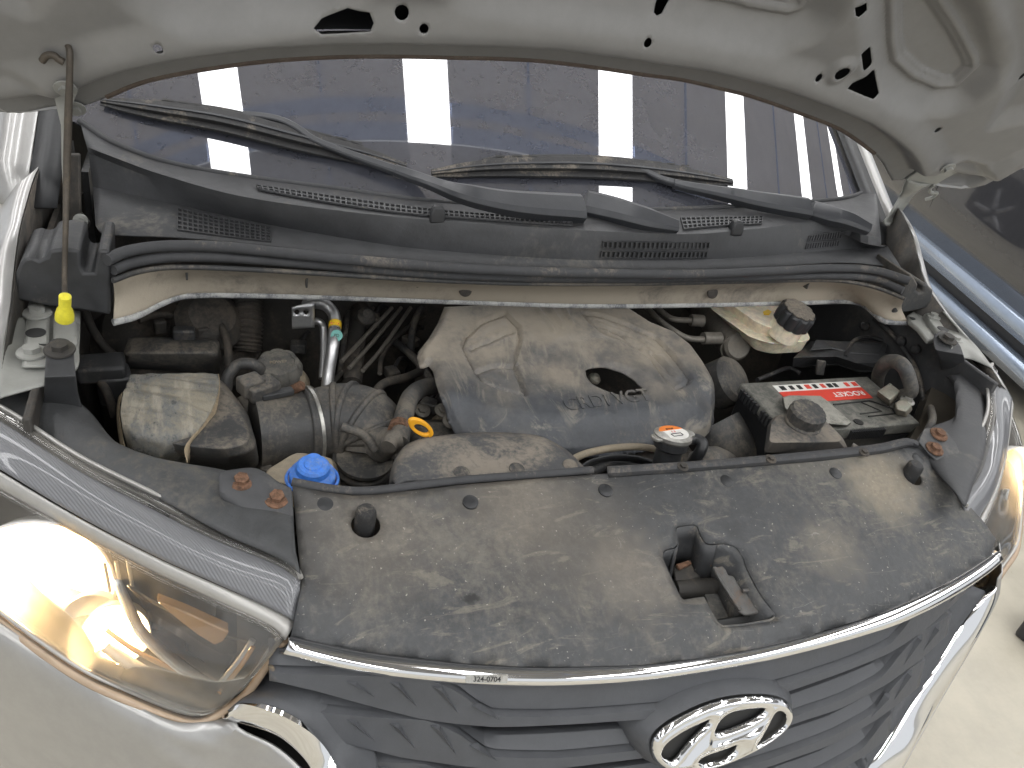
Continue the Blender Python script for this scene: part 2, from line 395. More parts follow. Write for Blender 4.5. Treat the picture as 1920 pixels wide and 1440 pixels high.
def cover_mat():
    def ex(s, base):
        d = s.pos['Position']
        def spot(c, r0, r1, colr, amt, base, nz=.012, sc=60):
            v = s.n('VectorMath', operation='DISTANCE'); s.l(d, v.inputs[0]); v.inputs[1].default_value = c
            dist = s.math('ADD', v.outputs['Value'], s.math('MULTIPLY', s.math('SUBTRACT', s.noise(sc, 5, .6), .5), nz * 4))
            return s.mix(s.ramp(dist, r0, r1, amt, 0), base, colr)
        for px, py, r0, r1, c, a, nz in [(883, 1127, .004, .011, (.02, .02, .02), .9, .006), (700, 990, .02, .14, DUST, .35, .02), (1060, 1000, .02, .16, (.26, .225, .18), .30, .02),
                                         (1190, 1080, .01, .09, (.27, .235, .19), .45, .02), (1650, 910, .02, .09, (.34, .29, .21), .6, .02), (1560, 1030, .0, .07, (.30, .26, .2), .4, .02), (950, 930, .01, .12, DUST, .4, .02)]:
            base = spot(tuple(hit(px, py, 'c', 0)), r0, r1, c, a, base, nz)
        for stt, sd_, c_ in (((1, 2.2, 1), .47, (.5, .48, .42)), ((2.4, 1, 1), .52, (.42, .40, .35)), ((1, 6, 1), .44, (.03, .03, .03))):
            sc = s.noise(9, 3, .5, stretch=stt, dist=.4); thin = s.ramp(s.math('ABSOLUTE', s.math('SUBTRACT', sc, sd_)), 0, .004, .26, 0)
            base = s.mix(s.math('MULTIPLY', thin, s.ramp(s.noise(14), .53, .66)), base, c_)
        wisp = s.noise(16, 6, .65, stretch=(.45, 1.6, 1), dist=2.2); base = s.mix(s.ramp(wisp, .56, .66, 0, .5), base, (.24, .215, .175))
        base = s.mix(s.ramp(s.noise(120, 4, .7), .35, .65, .22, 0), base, (.02, .02, .02))
        return s.mix(s.ramp(s.noise(240, 2, .5), .70, .76, 0, .6), base, (.45, .42, .36))
    return mat('radiator_cover_plastic', (.058, .060, .063), .5, dust=.52, ds=6, dc=(.185, .172, .150), extra=ex, bump=.5)
M['cover'] = cover_mat()
def floor_mat():
    return mat('epoxy_floor', (.40, .368, .30), .35, grain=.06, ds=1.2, dust=.2, dc=(.36, .32, .25), bump=.05, up=.1)
M['floor'] = floor_mat()
M['roofdark'] = mat('roof_sheet_dark', (.36, .36, .37), .5, .1, grain=.05, ds=.6, bump=0)  # darker sheet colour for the front part of the roof
M['roof'] = mat('roof_sheet', (.72, .71, .76), .4, .1, grain=.04, ds=.6, bump=0)
M['beam'] = mat('roof_beam_sky_tint', (.36, .45, .72), .4, .1, grain=.05, ds=1, bump=0)  # blue of the sky mirrored in glossy metal is put into the colour

# ------------------------------------------------------------------ the setting
fl = make('floor', [(-25, -20, 0), (25, -20, 0), (25, 25, 0), (-25, 25, 0)], [(0, 1, 2, 3)], M['floor']); fl['kind'] = 'structure'
roof = bpy.data.objects.new('workshop_roof', None); col.objects.link(roof); roof.location = (0, 0, 5); roof['kind'] = 'structure'
RS = [(-5.15, .38), (-3.28, .38), (-1.43, .38), (.40, .385), (2.25, .40), (4.12, .41), (6.15, .42), (8.1, .42)]
gaps = [-12] + [e for x, w_ in RS for e in (x - w_ / 2, x + w_ / 2)] + [12]
for i in range(0, len(gaps), 2):
    a, b = gaps[i], gaps[i + 1]
    box('roof_sheet', ((a + b) / 2, 6.02, 5.03), b - a, 9.96, .04, M['roof'], roof, bevel=0); box('roof_sheet', ((a + b) / 2, -3.5, 5.03), b - a, 9.06, .04, M['roofdark'], roof, bevel=0)
    n_ = max(1, int((b - a) / .62))
    for k in range(1, n_): box('roof_seam', (a + (b - a) * k / n_, 1.5, 4.995), .012, 19, .03, M['beam'], roof, bevel=0)
for i, (x, w_) in enumerate(RS):
    for (y0, y1) in ([(-8, -.9), (1.03, 11)] if i == 3 else [(-8, 11)]):
        box('skylight', (x, (y0 + y1) / 2, 5.03), w_ - .004, y1 - y0, .03, M['skylight'], roof, bevel=0)
    for (y0, y1) in ([(-.9, 1.03)] if i == 3 else []): box('roof_sheet', (x, (y0 + y1) / 2, 5.03), w_ - .004, y1 - y0, .03, M['roof'], roof, bevel=0)
for y, h_ in ((-4.4, .16), (-1.6, .16), (1.09, .10), (1.24, .08), (4.2, .16), (7.2, .16)):
    for i in range(0, len(gaps), 2): box('roof_purlin', ((gaps[i] + gaps[i + 1]) / 2, y, 4.998), gaps[i + 1] - gaps[i] - .02, h_, .026, M['beam'], roof, bevel=.004)

# ------------------------------------------------------------------ the van
van = thing('van', 'silver van with its hood propped open, headlights lit and dusty engine bay showing', 'van', (0, 0, 0))

# --- hood
HF = Frame(HO, HN, (1, 0, 0))
edge = T('h 0,211 40,213 83,207 150,201 180,191 200,182 243,163 283,150 367,133 500,115 633,107 737,106 837,108 930,110 1020,115 1127,128 1207,140 1280,150 1367,170 1413,182 1493,210 1570,240 1610,265 1640,288 1655,305 1668,330 1672,338 1703,336 1763,350 1813,355 1847,347 1880,330 1920,307')
euv = HF.uv(edge)
outl = np.array([(-.93, .06), (-.90, .02)] + [tuple(q) for q in euv] + [(.97, .16), (.97, .8), (.8, .95), (-.8, .95), (-.95, .8)])
hp = lambda s: HF.uv(T('h ' + s))
pocketR = hp('1670,-60 1670,0 1672,84 1678,121 1712,152 1760,172 1796,169 1836,132 1834,112 1802,51 1768,0 1730,-60')
pocketC = hp('900,-160 900,-60 1300,-5 1400,18 1480,33 1508,24 1516,0 1516,-60 1500,-160')
pocketL = mirror([HF.p(a, b) for a, b in pocketR]); pocketL = HF.uv(pocketL)
holes = [hp(s) for s in ('585,20 600,10 650,-6 690,-2 697,12 690,23 645,25 600,27', '1581,143 1590,137 1633,124 1638,127 1643,160 1630,164 1612,157',
  '1609,86 1614,83 1627,80 1630,84 1633,110 1630,114 1616,118 1613,114', '1596,-4 1622,-4 1623,11 1605,16 1598,12', '1225,20 1230,10 1243,-6 1262,-4 1256,8 1240,22 1230,24')]
def hole_at(px, py, r): c = hp(f'{px},{py}')[0]; return np.array([c + r * np.array((math.cos(a), math.sin(a))) for a in np.linspace(0, 2 * PI, 12, endpoint=False)])
for px, py, r in ((296, 55, .006), (790, 20, .006), (1007, 73, .006), (1207, 51, .006), (1345, 118, .006), (1527, 122, .006), (1752, 228, .006), (1916, 143, .006), (1570, 112, .012), (750, -2, .009)): holes.append(hole_at(px, py, r))
lowR = hp('1700,337 1735,312 1775,294 1800,290 1835,298 1852,318 1840,340 1813,352 1763,348'); lowL = HF.uv(mirror([HF.p(a, b) for a, b in lowR]))
boss = hp('1570,112')[0]
pc2 = hp('300,-150 330,-60 560,-40 560,-150'); side = hp('1985,-60 1870,-60 1890,60 1905,150 1870,215 1985,190')
sideL = HF.uv(mirror([HF.p(a, b) for a, b in side]))
def hood_h(V):
    d = sdist(V, euv, False)
    h = .034 * ss(.036, .060, d)
    h -= .016 * ss(.066, .115, d)
    for P_, dep, wd in ((pocketR, .030, .055), (pocketL, .030, .055), (pocketC, .030, .06), (pc2, .02, .05)):
        s_ = sdist(V, P_); h -= dep * ss(-wd, .0, s_); h += .006 * ss(-.006, .001, s_) * ss(.013, .006, s_); h -= .006 * ss(.016, .021, s_)
    for P_ in (side, sideL): h -= .02 * ss(-.03, .02, sdist(V, P_))
    for P_, dd in ((lowR, .024), (lowL, .008)): h -= dd * ss(-.012, .012, sdist(V, P_))
    h += .009 * ss(.03, .012, np.linalg.norm(V - boss, axis=1))
    return h
hood = panel('hood', HF, outl, holes, .0038, hood_h, M['hoodin'], van, solid=.0012, thin=lambda g: (g[:, 1] < .42) | (np.arange(len(g)) % 17 == 0))
tag(hood, 'raised grey hood seen from its underside', None)
panel('outer_skin', Frame(HO - HN * .045, HN, (1, 0, 0)), outl * np.array((.995, 1)) + np.array((0, -.002)), [], .05, lambda V: -.05 * V[:, 0] ** 2, M['silver'], hood, solid=.001)
rim_ = [HF.p(a, b, -.001) for a, b in outl] + [HF.p(*outl[0], -.001)]; loft('rim', [rim_, [p - HN * .045 for p in rim_]], M['silver'], hood, 200, sm=False, solid=.001)
tr = [HF.p(a, b, -.002) for a, b in euv[5:-9]]
tube('edge_trim', tr, .0045, M['trimrub'], hood, seg=8, n=120)
for p, n_ in onmesh(hood, '1737,333 1775,313', .004): bolt(p, HN, .008, M['bay'], hood, name='hinge_bolt')
for p, n_ in onmesh(hood, '123,161 141,198', .004): bolt(p, HN, .008, M['bay'], hood, name='hinge_bolt')
cav = panel('cavity_shade', Frame(HO - HN * .041, HN, (1, 0, 0)), outl * np.array((.99, 1)), [], .05, lambda V: -.05 * V[:, 0] ** 2, M['inkshade'], hood, solid=.001)  # black sheet paints the shade of the enclosed silver hood cavity
# hinges
h1 = T('h.004 1700,337 1694,352 z1.29 1688,370 z1.27 1678,388 z1.25 1668,404 z1.235 1654,415'); h2 = T('h.004 1748,346 1730,354 z1.29 1714,366 z1.27 1702,383 z1.25 1690,398 z1.235 1668,420')
loft('hood_hinge', [h1, [a.lerp(b, .5) + Vector((0, -.004, -.003)) for a, b in zip(h1, h2)], h2], M['bay'], van, 24, across=8, solid=.004)
prism('hinge_plate', T('h.004 1698,338 1720,322 1740,318 1775,302 1800,303 1806,311 1800,321 1772,336 1752,349 1735,352'), (0, .004, .003), M['bay'], van, .001)
tube('hinge_hook', T('h.006 1752,347 1744,353 1746,361 1757,362 1748,370 1735,374'), .0035, M['bay'], van, 8, 30)

# --- windshield, pillars
def wind(x, z, a=0): return Vector((x, .77 + .2 * x * x + .1 * x ** 4 + (z - 1.25) / math.tan(math.radians(35)) - a, z))
r0 = T('w.006 150,228 178,248 210,268 300,302 420,327 640,357 790,377 1000,392 1200,395 1400,387 1530,378 1600,368 1640,345')
zb = lambda x: float(np.interp(x, [p.x for p in r0], [p.z for p in r0])) - .003
xs = np.linspace(-.80, .80, 81)
def wrow(t, hw): return [wind(x * hw / .8, zb(x * hw / .8) * (1 - t) + 2.0 * t) for x in xs]
vs, fs = grid([wrow(t, .79 - .09 * t) for t in np.linspace(0, 1, 33)])
wsh = make('windshield', vs, fs, M['windglass'], van, 60, solid=.005); wsh.modifiers[0].use_rim = False
for s in (-1, 1):
    rows = []
    for dx, dy in ((-.006, -.012), (.035, -.016), (.075, .0), (.11, .07)):
        rows.append([wind(s * hw, z) + Vector((s * dx, dy, 0)) for z, hw in zip(np.linspace(1.19, 2.0, 20), np.linspace(.795, .695, 20))])
    vs, fs = grid(rows[:2]); make('pillar_trim', vs, fs, M['blackbare'], van, 40, solid=.004)
    vs, fs = grid([[p + Vector((s * .002, 0, 0)) for p in r] for r in rows[1:]]); make('windshield_pillar', vs, fs, M['silver'], van, 60, solid=.004)

# --- cowl panel
r1 = T('z1.262 165,275 z1.258 205,291 z1.25 300,326 450,368 650,398 800,413 1000,428 1150,436 1290,440 1420,430 1530,418 1590,424 1612,440 1650,446')
r1b = T('z1.25 168,284 z1.245 205,300 z1.238 300,336 450,380 650,412 800,428 1000,443 1150,450 1290,452 1420,444 1530,434 1590,440 1620,454 1652,460')
r2 = T('z1.20 176,352 190,355 353,389 500,420 640,445 773,465 1000,483 1125,488 1330,486 1480,476 1580,468 1640,464 1662,462')
r3 = T('z1.188 180,425 195,440 330,447 480,460 640,478 800,492 1000,504 1200,508 1400,503 1580,494 1660,500 1690,506')
cowl = loft('cowl_panel', [r0, r1, r1b, r2, r3], M['cowl'], van, n=110, solid=.003, angle=28)
tube('windshield_seal', [p + Vector((0, -.002, .002)) for p in r0], .005, M['seal'], van, seg=8, n=110)
def vent(quad, nc, nr, bar=.30, rbar=None):
    a, b, c, d = quad                                   # TL TR BR BL
    n_ = (b - a).cross(d - a).normalized()
    if n_.dot(CV - a) < 0: n_ = -n_
    at = lambda u, v, h: (a * (1 - u) + b * u) * (1 - v) + (d * (1 - u) + c * u) * v + n_ * h
    o = make('vent_shade_sheet', [at(0, 0, .0015), at(1, 0, .0015), at(1, 1, .0015), at(0, 1, .0015)], [(0, 1, 2, 3)], M['inkshade'], cowl)  # flat black sheet stands in for the shaded openings behind the bars
    vs = []; fs = []
    def bar_(u0, v0, u1, v1):
        k = len(vs)
        for h in (.0016, .0045): vs.extend([at(u0, v0, h), at(u1, v0, h), at(u1, v1, h), at(u0, v1, h)])
        fs.extend([(k + 4, k + 5, k + 6, k + 7), (k, k + 1, k + 5, k + 4), (k + 1, k + 2, k + 6, k + 5), (k + 2, k + 3, k + 7, k + 6), (k + 3, k, k + 4, k + 7)])
    for i in range(nc + 1): u = i / nc; bar_(max(0, u - bar / nc / 2), 0, min(1, u + bar / nc / 2), 1)
    rb = rbar or bar
    for j in range(nr + 1): v = j / nr; bar_(0, max(0, v - rb / nr / 2), 1, min(1, v + rb / nr / 2))
    o = make('vent_grille', vs, fs, M['cowl'], cowl); o['kind'] = 'stuff'
def pl3(s, lift=.002): return [p + Vector((0, -lift * .6, lift)) for p in T(s)]
oc = lambda q: [p for p, n in onmesh(cowl, q, .0022)]
def vents(t, b, ns, nc, nr, *k):
    tt = spline(oc(t), ns + 1); bb = spline(oc(b), ns + 1)
    for i in range(ns): vent([tt[i], tt[i + 1], bb[i + 1], bb[i]], nc, nr, *k)
vents('333,396 420,415 508,432', '333,437 420,449 508,459', 3, 6, 5)
vents('480,353 560,364 700,384 800,397 900,406 1000,413 1072,418', '484,361 560,376 700,399 800,410 900,417 1000,424 1072,428', 10, 6, 2)
vents('1274,413 1350,412 1428,410', '1280,435 1352,428 1426,424', 3, 6, 3)
vents('1128,450 1230,451 1327,452', '1127,462 1230,463 1326,463', 4, 6, 1, .4, .12); vents('1125,468 1230,469 1324,469', '1123,480 1230,481 1322,480', 4, 6, 1, .4, .12)
vent(oc('1514,442 1576,434 1573,446 1510,453'), 13, 1, .45, .12); vent(oc('1509,456 1570,449 1567,461 1506,467'), 13, 1, .45, .12)
for b, nn in onmesh(cowl, '818,412 1377,436', 0):
    stack('washer_nozzle', [[b + Vector((x * k, y * k, z)) for x, y in ((-.012, -.008), (.012, -.008), (.009, .012), (-.009, .012))] for k, z in ((1.15, -.004), (1.05, .012), (.7, .024))], M['blackbare'], cowl, .004)
# --- cowl seal and dusty trough
sl = T('z1.195 200,488 235,472 300,462 400,462 500,471 700,491 900,505 1100,512 1300,514 1450,508 1560,503 1640,507 1705,527')
tube('cowl_seal', sl, .0082, M['seal'], van, seg=12, n=120)
s2 = T('z1.178 212,506 250,492 320,482 420,483 560,493 800,513 1000,521 1200,523 1400,520 1560,517 1640,523 1693,545')
tube('lower_seal_lip', s2, .0075, M['seal'], van, seg=10, n=120)
t0 = T('z1.166 212,525 260,508 330,500 500,506 800,524 1000,531 1200,531 1400,527 1560,525 1620,533 1660,545 1696,560')
t1 = T('z1.10 212,602 252,592 300,568 345,553 450,551 640,556 900,565 1100,571 1300,570 1500,566 1590,564 1618,570 1640,588 1656,601 1700,604')
tm = [a.lerp(b, .5) + Vector((0, .012, 0)) for a, b in zip(spline(t0, 40), spline(t1, 40))]
trough = loft('cowl_trough', [spline(t0, 40), tm, spline(t1, 40)], M['trough'], van, n=100, across=10, solid=.003)
tube('trough_lip', [p + Vector((0, -.002, -.001)) for p in t1], .0052, M['chalk'], trough, seg=8, n=120)
tube('trough_upper_bead', [p + Vector((0, -.002, 0)) for p in t0], .004, M['blackdirty'], trough, seg=8, n=100)
for px, py in ((872, 544), (1335, 549)): lathe('screw', T(f'y.712 {px},{py}')[0], (0, -1, .35), [(.011, 0), (.011, .003), (.006, .006), (.0, .006)], M['dark'], trough, 18)
for px in (350, 575, 783, 970, 1247, 1388, 1514, 1620):
    p = T(f'y.712 {px},{527 if px < 1500 else 532}')[0] if px > 400 else T(f'y.712 {px},512')[0]
    box('rib', p + Vector((0, .002, 0)), .003, .012, .02, M['blackdirty'], trough, bevel=.0005)
# --- boxed ends of the cowl
bl = T('y.655 30,512 36,497 44,486 58,482 72,488 88,482 91,470 122,466 150,470 152,500 158,512 176,512 180,490 184,468 205,470 207,592 150,582 80,573 28,562')
prism('cowl_end_box', bl, (0, .10, 0), M['black'], van, .004)
br = T('y.655 1673,588 1693,545 1708,514 1714,520 1722,533 1718,545 1725,550 1732,547 1730,535 1738,532 1750,545 1748,562 1738,578 1700,586')
prism('cowl_end_box', br, (0, .10, 0), M['blackdirty'], van, .004)

# --- fenders
fL = T('z1.25 135,262 z1.245 120,272 z1.235 83,301 z1.225 66,328 z1.205 47,390 z1.195 33,451 z1.16 24,530 z1.148 20,570 z1.12 8,640 z1.10 -4,715')
fR = T('z1.268 1683,385 z1.255 1706,425 z1.20 1722,480 z1.175 1737,530 z1.142 1770,580 z1.12 1797,612 z1.105 1830,650 z1.09 1862,692 z1.07 1880,722')
for s, f in ((-1, fL), (1, fR)):
    o1 = [p + Vector((s * .006, 0, .0)) for p in f]; o2 = [p + Vector((s * .022, .0, -.012)) for p in f]; o3 = [p + Vector((s * .06, 0, -.06)) for p in f]; o4 = [p + Vector((s * .10, 0, -.2)) for p in f]; o5 = [p + Vector((s * .12, 0, -.62)) for p in f]
    fd = loft('fender', [f, o1, o2, o3, o4, o5], M['silver'], van, n=40, across=24, solid=.0015)
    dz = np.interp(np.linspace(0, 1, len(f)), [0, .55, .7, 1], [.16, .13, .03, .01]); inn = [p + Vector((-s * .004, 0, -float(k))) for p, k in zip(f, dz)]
    loft('inner_flange', [[p + Vector((-s * .002, 0, -.001)) for p in f], inn], M['dark'], fd, n=40, solid=.0015)  # dark colour stands in for shade on the inside of the fender
# door side and front wheel of the van (seen mirrored in the next car)
for s in (-1, 1):
    rows = [[Vector((s * x, y, z)) for y in (1.25, 1.8, 3.2, 5.4)] for x, z in ((.86, 1.22), (.93, 1.0), (.955, .7), (.93, .55))]
    loft('body_side', rows, M['silver'], van, n=12, across=10, solid=.01)
    for yw in (.92, 4.3):
        wh = lathe('wheel', (s * .76, yw, .33), (s, 0, 0), [(.20, 0), (.32, .0), (.335, .03), (.335, .17), (.31, .2), (.22, .205)], M['tyre'], van, 40)
        lathe('rim', (s * .95, yw, .33), (s, 0, 0), [(.215, -.02), (.215, .012), (.2, .014), (.19, -.01), (.06, .008), (.0, .01)], M['rim'], wh, 40)
        for k in range(5):
            a = 2 * PI * k / 5; d = Vector((0, math.cos(a), math.sin(a)))
            tube('spoke', [Vector((s * .962, yw, .33)) + d * .04, Vector((s * .965, yw, .33)) + d * .2], [.026, .02], M['rim'], wh, 8, 4)

# --- inner wing plates with brackets
def plate(name, s, m, parent, th=(0, 0, -.004), bevel=.002): return prism(name, T(s), th, m, parent, bevel)
wl = loft('wing_plate', [T('z1.150 26,540 z1.138 18,590 z1.12 8,640 z1.10 -4,715 z1.09 -12,752'), T('z1.104 58,562 z1.102 50,600 z1.10 42,650 z1.098 34,705 z1.09 12,742'), T('z1.10 150,583 150,615 148,650 144,690 z1.092 110,716')], M['bay'], van, 24, across=12, solid=.003)
wr = loft('wing_plate', [T('z1.142 1771,583 z1.12 1798,614 z1.104 1832,653 z1.09 1860,692'), T('z1.104 1748,584 1772,613 1798,648 z1.09 1822,675'), T('z1.10 1712,606 1738,632 1765,655 z1.09 1795,672')], M['bay'], van, 24, across=12, solid=.003)
p1 = stack('wing_bracket', [T('z1.102 50,572 95,572 92,692 38,692'), T('z1.108 54,576 92,576 90,686 44,686')], M['bay'], wl, .004)
stack('bracket_step', [T('z1.108 52,600 92,600 90,648 46,648'), T('z1.114 55,604 90,604 88,644 50,644')], M['bay'], wl, .002)
for q in ('z1.109 70,588', 'z1.109 60,662'): bolt(T(q)[0], (0, 0, 1), .0105, M['bay'], wl)
lathe('bracket_hole', T('z1.1145 67,624')[0], (0, 0, 1), [(.012, 0), (.012, .0006), (.0, .0006)], M['inkshade'], wl, 18)
plate('rod_clip_base', 'z1.108 100,590 146,600 145,640 128,655 98,640', M['bay'], wl, (0, 0, -.02), .004)
p1 = prism('wing_bracket', T('z1.122 1733,587 1741,586 1760,596 1790,640 1788,650 1776,640 1745,606'), (0, 0, -.02), M['bay'], wr, .004)
prism('wing_tab', T('z1.112 1702,590 1712,583 1732,588 1744,610 1756,636 1740,638 1722,615 1706,602'), (0, 0, -.01), M['bay'], wr, .003)
for q in ('z1.123 1750,594', 'z1.118 1792,637'): bolt(T(q)[0], (0, 0, 1), .008, M['bay'], wr)
lathe('bracket_hole', T('z1.1227 1768,617')[0], (0, 0, 1), [(.011, 0), (.011, .0006), (.0, .0006)], M['inkshade'], wr, 18)
lathe('tab_slot', T('z1.114 1711,597')[0], (0, 0, 1), [(.006, 0), (.006, .0006), (.0, .0006)], M['inkshade'], wr, 18)
# black support arms
al = loft('support_arm', [T('z1.12 88,650 98,641 112,638 128,641 139,652'), T('z1.118 86,680 140,680'), T('z1.11 84,706 143,704'), T('z1.08 83,735 146,733'), T('z1.05 82,765 155,765'), T('z1.045 85,790 165,835')], M['black'], van, n=14, solid=.004, bevel=.0015)
bolt(T('z1.125 112,656')[0], (0, -.1, 1), .0105, M['dark'], al)
ar = loft('support_arm', [T('z1.125 1752,628 1768,622 1788,634'), T('z1.118 1748,640 1800,652'), T('z1.11 1752,655 1806,664'), T('z1.08 1762,672 1811,682'), T('z1.05 1767,690 1808,707'), T('z1.0 1757,712 1802,722')], M['cowl'], van, n=14, solid=.004, bevel=.0015)
bolt(T('z1.127 1776,637')[0], (0, -.1, 1), .0105, M['dark'], ar)
# --- black aprons behind the headlights
apL = [T('z1.055 -30,770 20,776 150,862 300,936 420,1000 520,1045 562,1076'),
       T('z1.062 -20,735 40,752 165,828 310,905 430,960 510,1003 555,1040'),
       T('z1.062 20,700 90,745 180,812 300,862 415,890 490,930 551,985'),
       T('z1.05 85,705 160,765 235,842 330,866 415,880 500,905 548,925'),
       T('z1.0 85,718 160,778 235,855 330,878 415,890 500,915 548,935')]
loft('headlight_apron', apL, M['apron'], van, n=60, across=22, solid=.003)
apR = [T('z1.055 1828,700 1841,745 1848,800 1841,860 1822,910 1808,950'),
       T('z1.06 1812,700 1832,745 1834,800 1825,855 1808,905 1800,942'),
       T('z1.06 1790,705 1796,745 1795,800 1775,850 1770,875 1790,925'),
       T('z1.05 1775,705 1793,725 1795,780 1735,808 1722,833 1745,870')]
loft('headlight_apron', apR, M['cowl'], van, n=60, across=18, solid=.003)
tL = loft('support_tab', [T('c.012 410,888 430,884 475,880 500,890 520,905 546,918'), T('c.012 412,920 550,960'), T('c.004 420,935 460,965 500,985 551,1003')], M['cowl'], van, n=24, across=8, solid=.003)
for q in ('c.013 453,903', 'c.013 519,935'): bolt(T(q)[0], (0, -.2, 1), .0085, M['rust'], tL)
tR = prism('support_tab', T('c.012 1722,828 1733,803 1760,801 1772,807 1792,830 1798,845 1796,870 1781,890 1770,876 1742,850'), (0, 0, -.003), M['cowl'], van, .001)
for q in ('c.013 1760,815', 'c.013 1752,842'): bolt(T(q)[0], (0, -.2, 1), .0085, M['rust'], tR)

# --- radiator cover with the latch well
cn = Vector((0, -.3, 1)).normalized(); CF = Frame(T('c 1100,1050')[0], cn, (1, 0, 0))
rear = T('c 548,912 600,924 660,932 705,930 850,912 1000,900 1100,893 1140,889 1300,879 1420,869 1560,858 1650,847 1722,833')
front = T('c 1870,1032 1850,1047 1800,1079 1730,1115 1650,1148 1450,1206 1235,1241 1100,1247 1000,1248 860,1240 700,1221 600,1202 545,1190')
couter = rear + T('c 1745,862 1775,898 1805,940 1840,977 1868,1010') + front + T('c 551,1165 563,1110 563,1075 556,1000')
latch = T('c 1268,990 1272,986 1302,982 1309,986 1314,1000 1322,1014 1330,1019 1346,1018 1362,1018 1382,1026 1395,1045 1400,1062 1425,1110 1456,1150 1455,1157 1446,1161 1395,1170 1357,1173 1347,1166 1334,1145 1320,1118 1300,1121 1283,1124 1276,1118 1258,1080 1243,1045 1244,1034 1250,1029 1265,1026 1271,1020')
bs = [T('c 685,988')[0], T('c 1709,896')[0]]
ring = lambda p, r, n_=20: CF.uv([p + Vector((math.cos(a), math.sin(a) * .95, math.sin(a) * .29)) * r for a in np.linspace(0, 2 * PI, n_, endpoint=False)])
fuv = CF.uv(front); ruv = CF.uv(rear); luv = CF.uv(latch)
def cov_h(V):
    df = sdist(V, fuv, False)
    h = -.012 * ss(.028, .0, df) + .003 * ss(.028, .045, df)
    h += np.array([.0035 * noise.noise(Vector((a * 7, b * 7, 1))) + .0012 * noise.noise(Vector((a * 19, b * 19, 5))) for a, b in V])
    h -= .004 * ss(.012, 0, -sdist(V, luv))
    return h
cov = panel('radiator_cover', CF, couter, [latch, ring(bs[0], .0175), ring(bs[1], .016)], .011, cov_h, M['cover'], van, solid=.003)
tag(cov, 'dusty dark plastic radiator cover with an open latch well', None)
tube('cover_seal', [p + Vector((0, .004, .003)) for p in T('c.001 548,911 600,921 660,928 705,927 850,909 1000,897 1112,888')], .0054, M['seal'], cov, 10, 60)
loft('cover_seal', [T('c.008 1138,878 1200,874 1300,868 1420,858 1560,845 1650,834 1700,824 1720,830'), T('c.012 1138,884 1200,880 1300,874 1420,864 1560,852 1650,842 1704,830 1721,834'), T('c.003 1140,892 1200,888 1300,881 1420,871 1560,859 1650,848 1708,834 1722,836')], M['seal'], cov, 60, across=8, solid=.003)
for px, py in ((609, 947), (882, 942), (1135, 920), (1362, 903), (1566, 888), (1720, 861)):
    lathe('clip', T(f'c.002 {px},{py}')[0] , cn, [(.0105, -.002), (.010, .002), (.006, .0035), (.0, .0035)], M['blackbare'], cov, 20)
for i, p in enumerate(bs):
    b = lathe('bump_stop', p - cn * .025, (0, -.08, 1), [(.0125, 0), (.0125, .042), (.0115, .047), (.0095, .0495), (.0, .05)], M['rubber'], cov, 24)
for px, py in ((1445, 861), (1620, 848), (1280, 875)): bolt(T(f'c.014 {px},{py}')[0], (0, -.2, 1), .005, M['dark'], cov, name='screw')
# latch well: tray floor, walls, lever, hook, crossbar
tray = T('c-.055 1320,1110 1348,1085 1385,1065 1412,1078 1458,1155 1445,1168 1358,1180 1345,1172')
prism('latch_tray', tray, (0, 0, -.003), M['cover'], cov, .001)
wall = [CF.p(a, b, -.003) for a, b in luv]
loft('latch_wall', [wall[13:21], [p + Vector((.0, .0, -.05)) for p in wall[13:21]]], M['cover'], cov, 30, across=6, solid=.002, sm=False)
loft('latch_wall', [wall[7:14], [p + Vector((-.022, .0, -.05)) for p in wall[7:14]]], M['cover'], cov, 30, across=6, solid=.002)
loft('latch_wall', [wall[22:29], [p + Vector((.004, 0, -.055)) for p in wall[22:29]]], M['black'], cov, 30, across=4, solid=.002)
loft('latch_wall', [wall[28:] + wall[:8], [p + Vector((.002, -.01, -.06)) for p in wall[28:] + wall[:8]]], M['black'], cov, 30, across=4, solid=.002)
lw = bpy.data.objects.new('hood_latch', None); col.objects.link(lw); lw.parent = van
prism('lever', T('c-.016 1337,1063 1355,1060 1362,1068 1366,1077 1376,1079 1392,1107 1403,1105 1413,1113 1428,1138 1426,1147 1415,1150 1398,1152 1385,1145 1366,1118 1345,1078'), (0, 0, -.005), M['lever'], lw, .002)
tube('lever_rib', T('c-.013 1339,1064 1350,1085 1372,1120 1388,1144'), .003, M['lever'], lw, 8, 24); tube('lever_edge', T('c-.013 1392,1108 1403,1107 1412,1115 1426,1139'), .0028, M['lever'], lw, 8, 24)
tube('cross_tube', T('c-.06 1265,1105 1345,1100'), .013, M['dark'], lw, 14)
prism('latch_plate', T('c-.05 1262,1060 1300,1045 1325,1055 1330,1075 1300,1085 1268,1095'), (0, 0, -.006), M['dark'], lw, .002)
prism('catch_hook', T('c-.042 1268,1057 1290,1050 1298,1055 1275,1066'), (0, 0, -.005), M['rust'], lw, .001)
tube('latch_spring', T('c-.035 1317,1025 1325,1040 1332,1062'), .002, M['rust'], lw, 8)
bolt(T('c-.03 1338,1030')[0], (.2, -.6, .6), .008, M['dark'], lw)
prism('well_bottom', T('c-.09 1225,970 1400,960 1500,1190 1240,1190'), (0, 0, -.003), M['dark'], cov, 0)

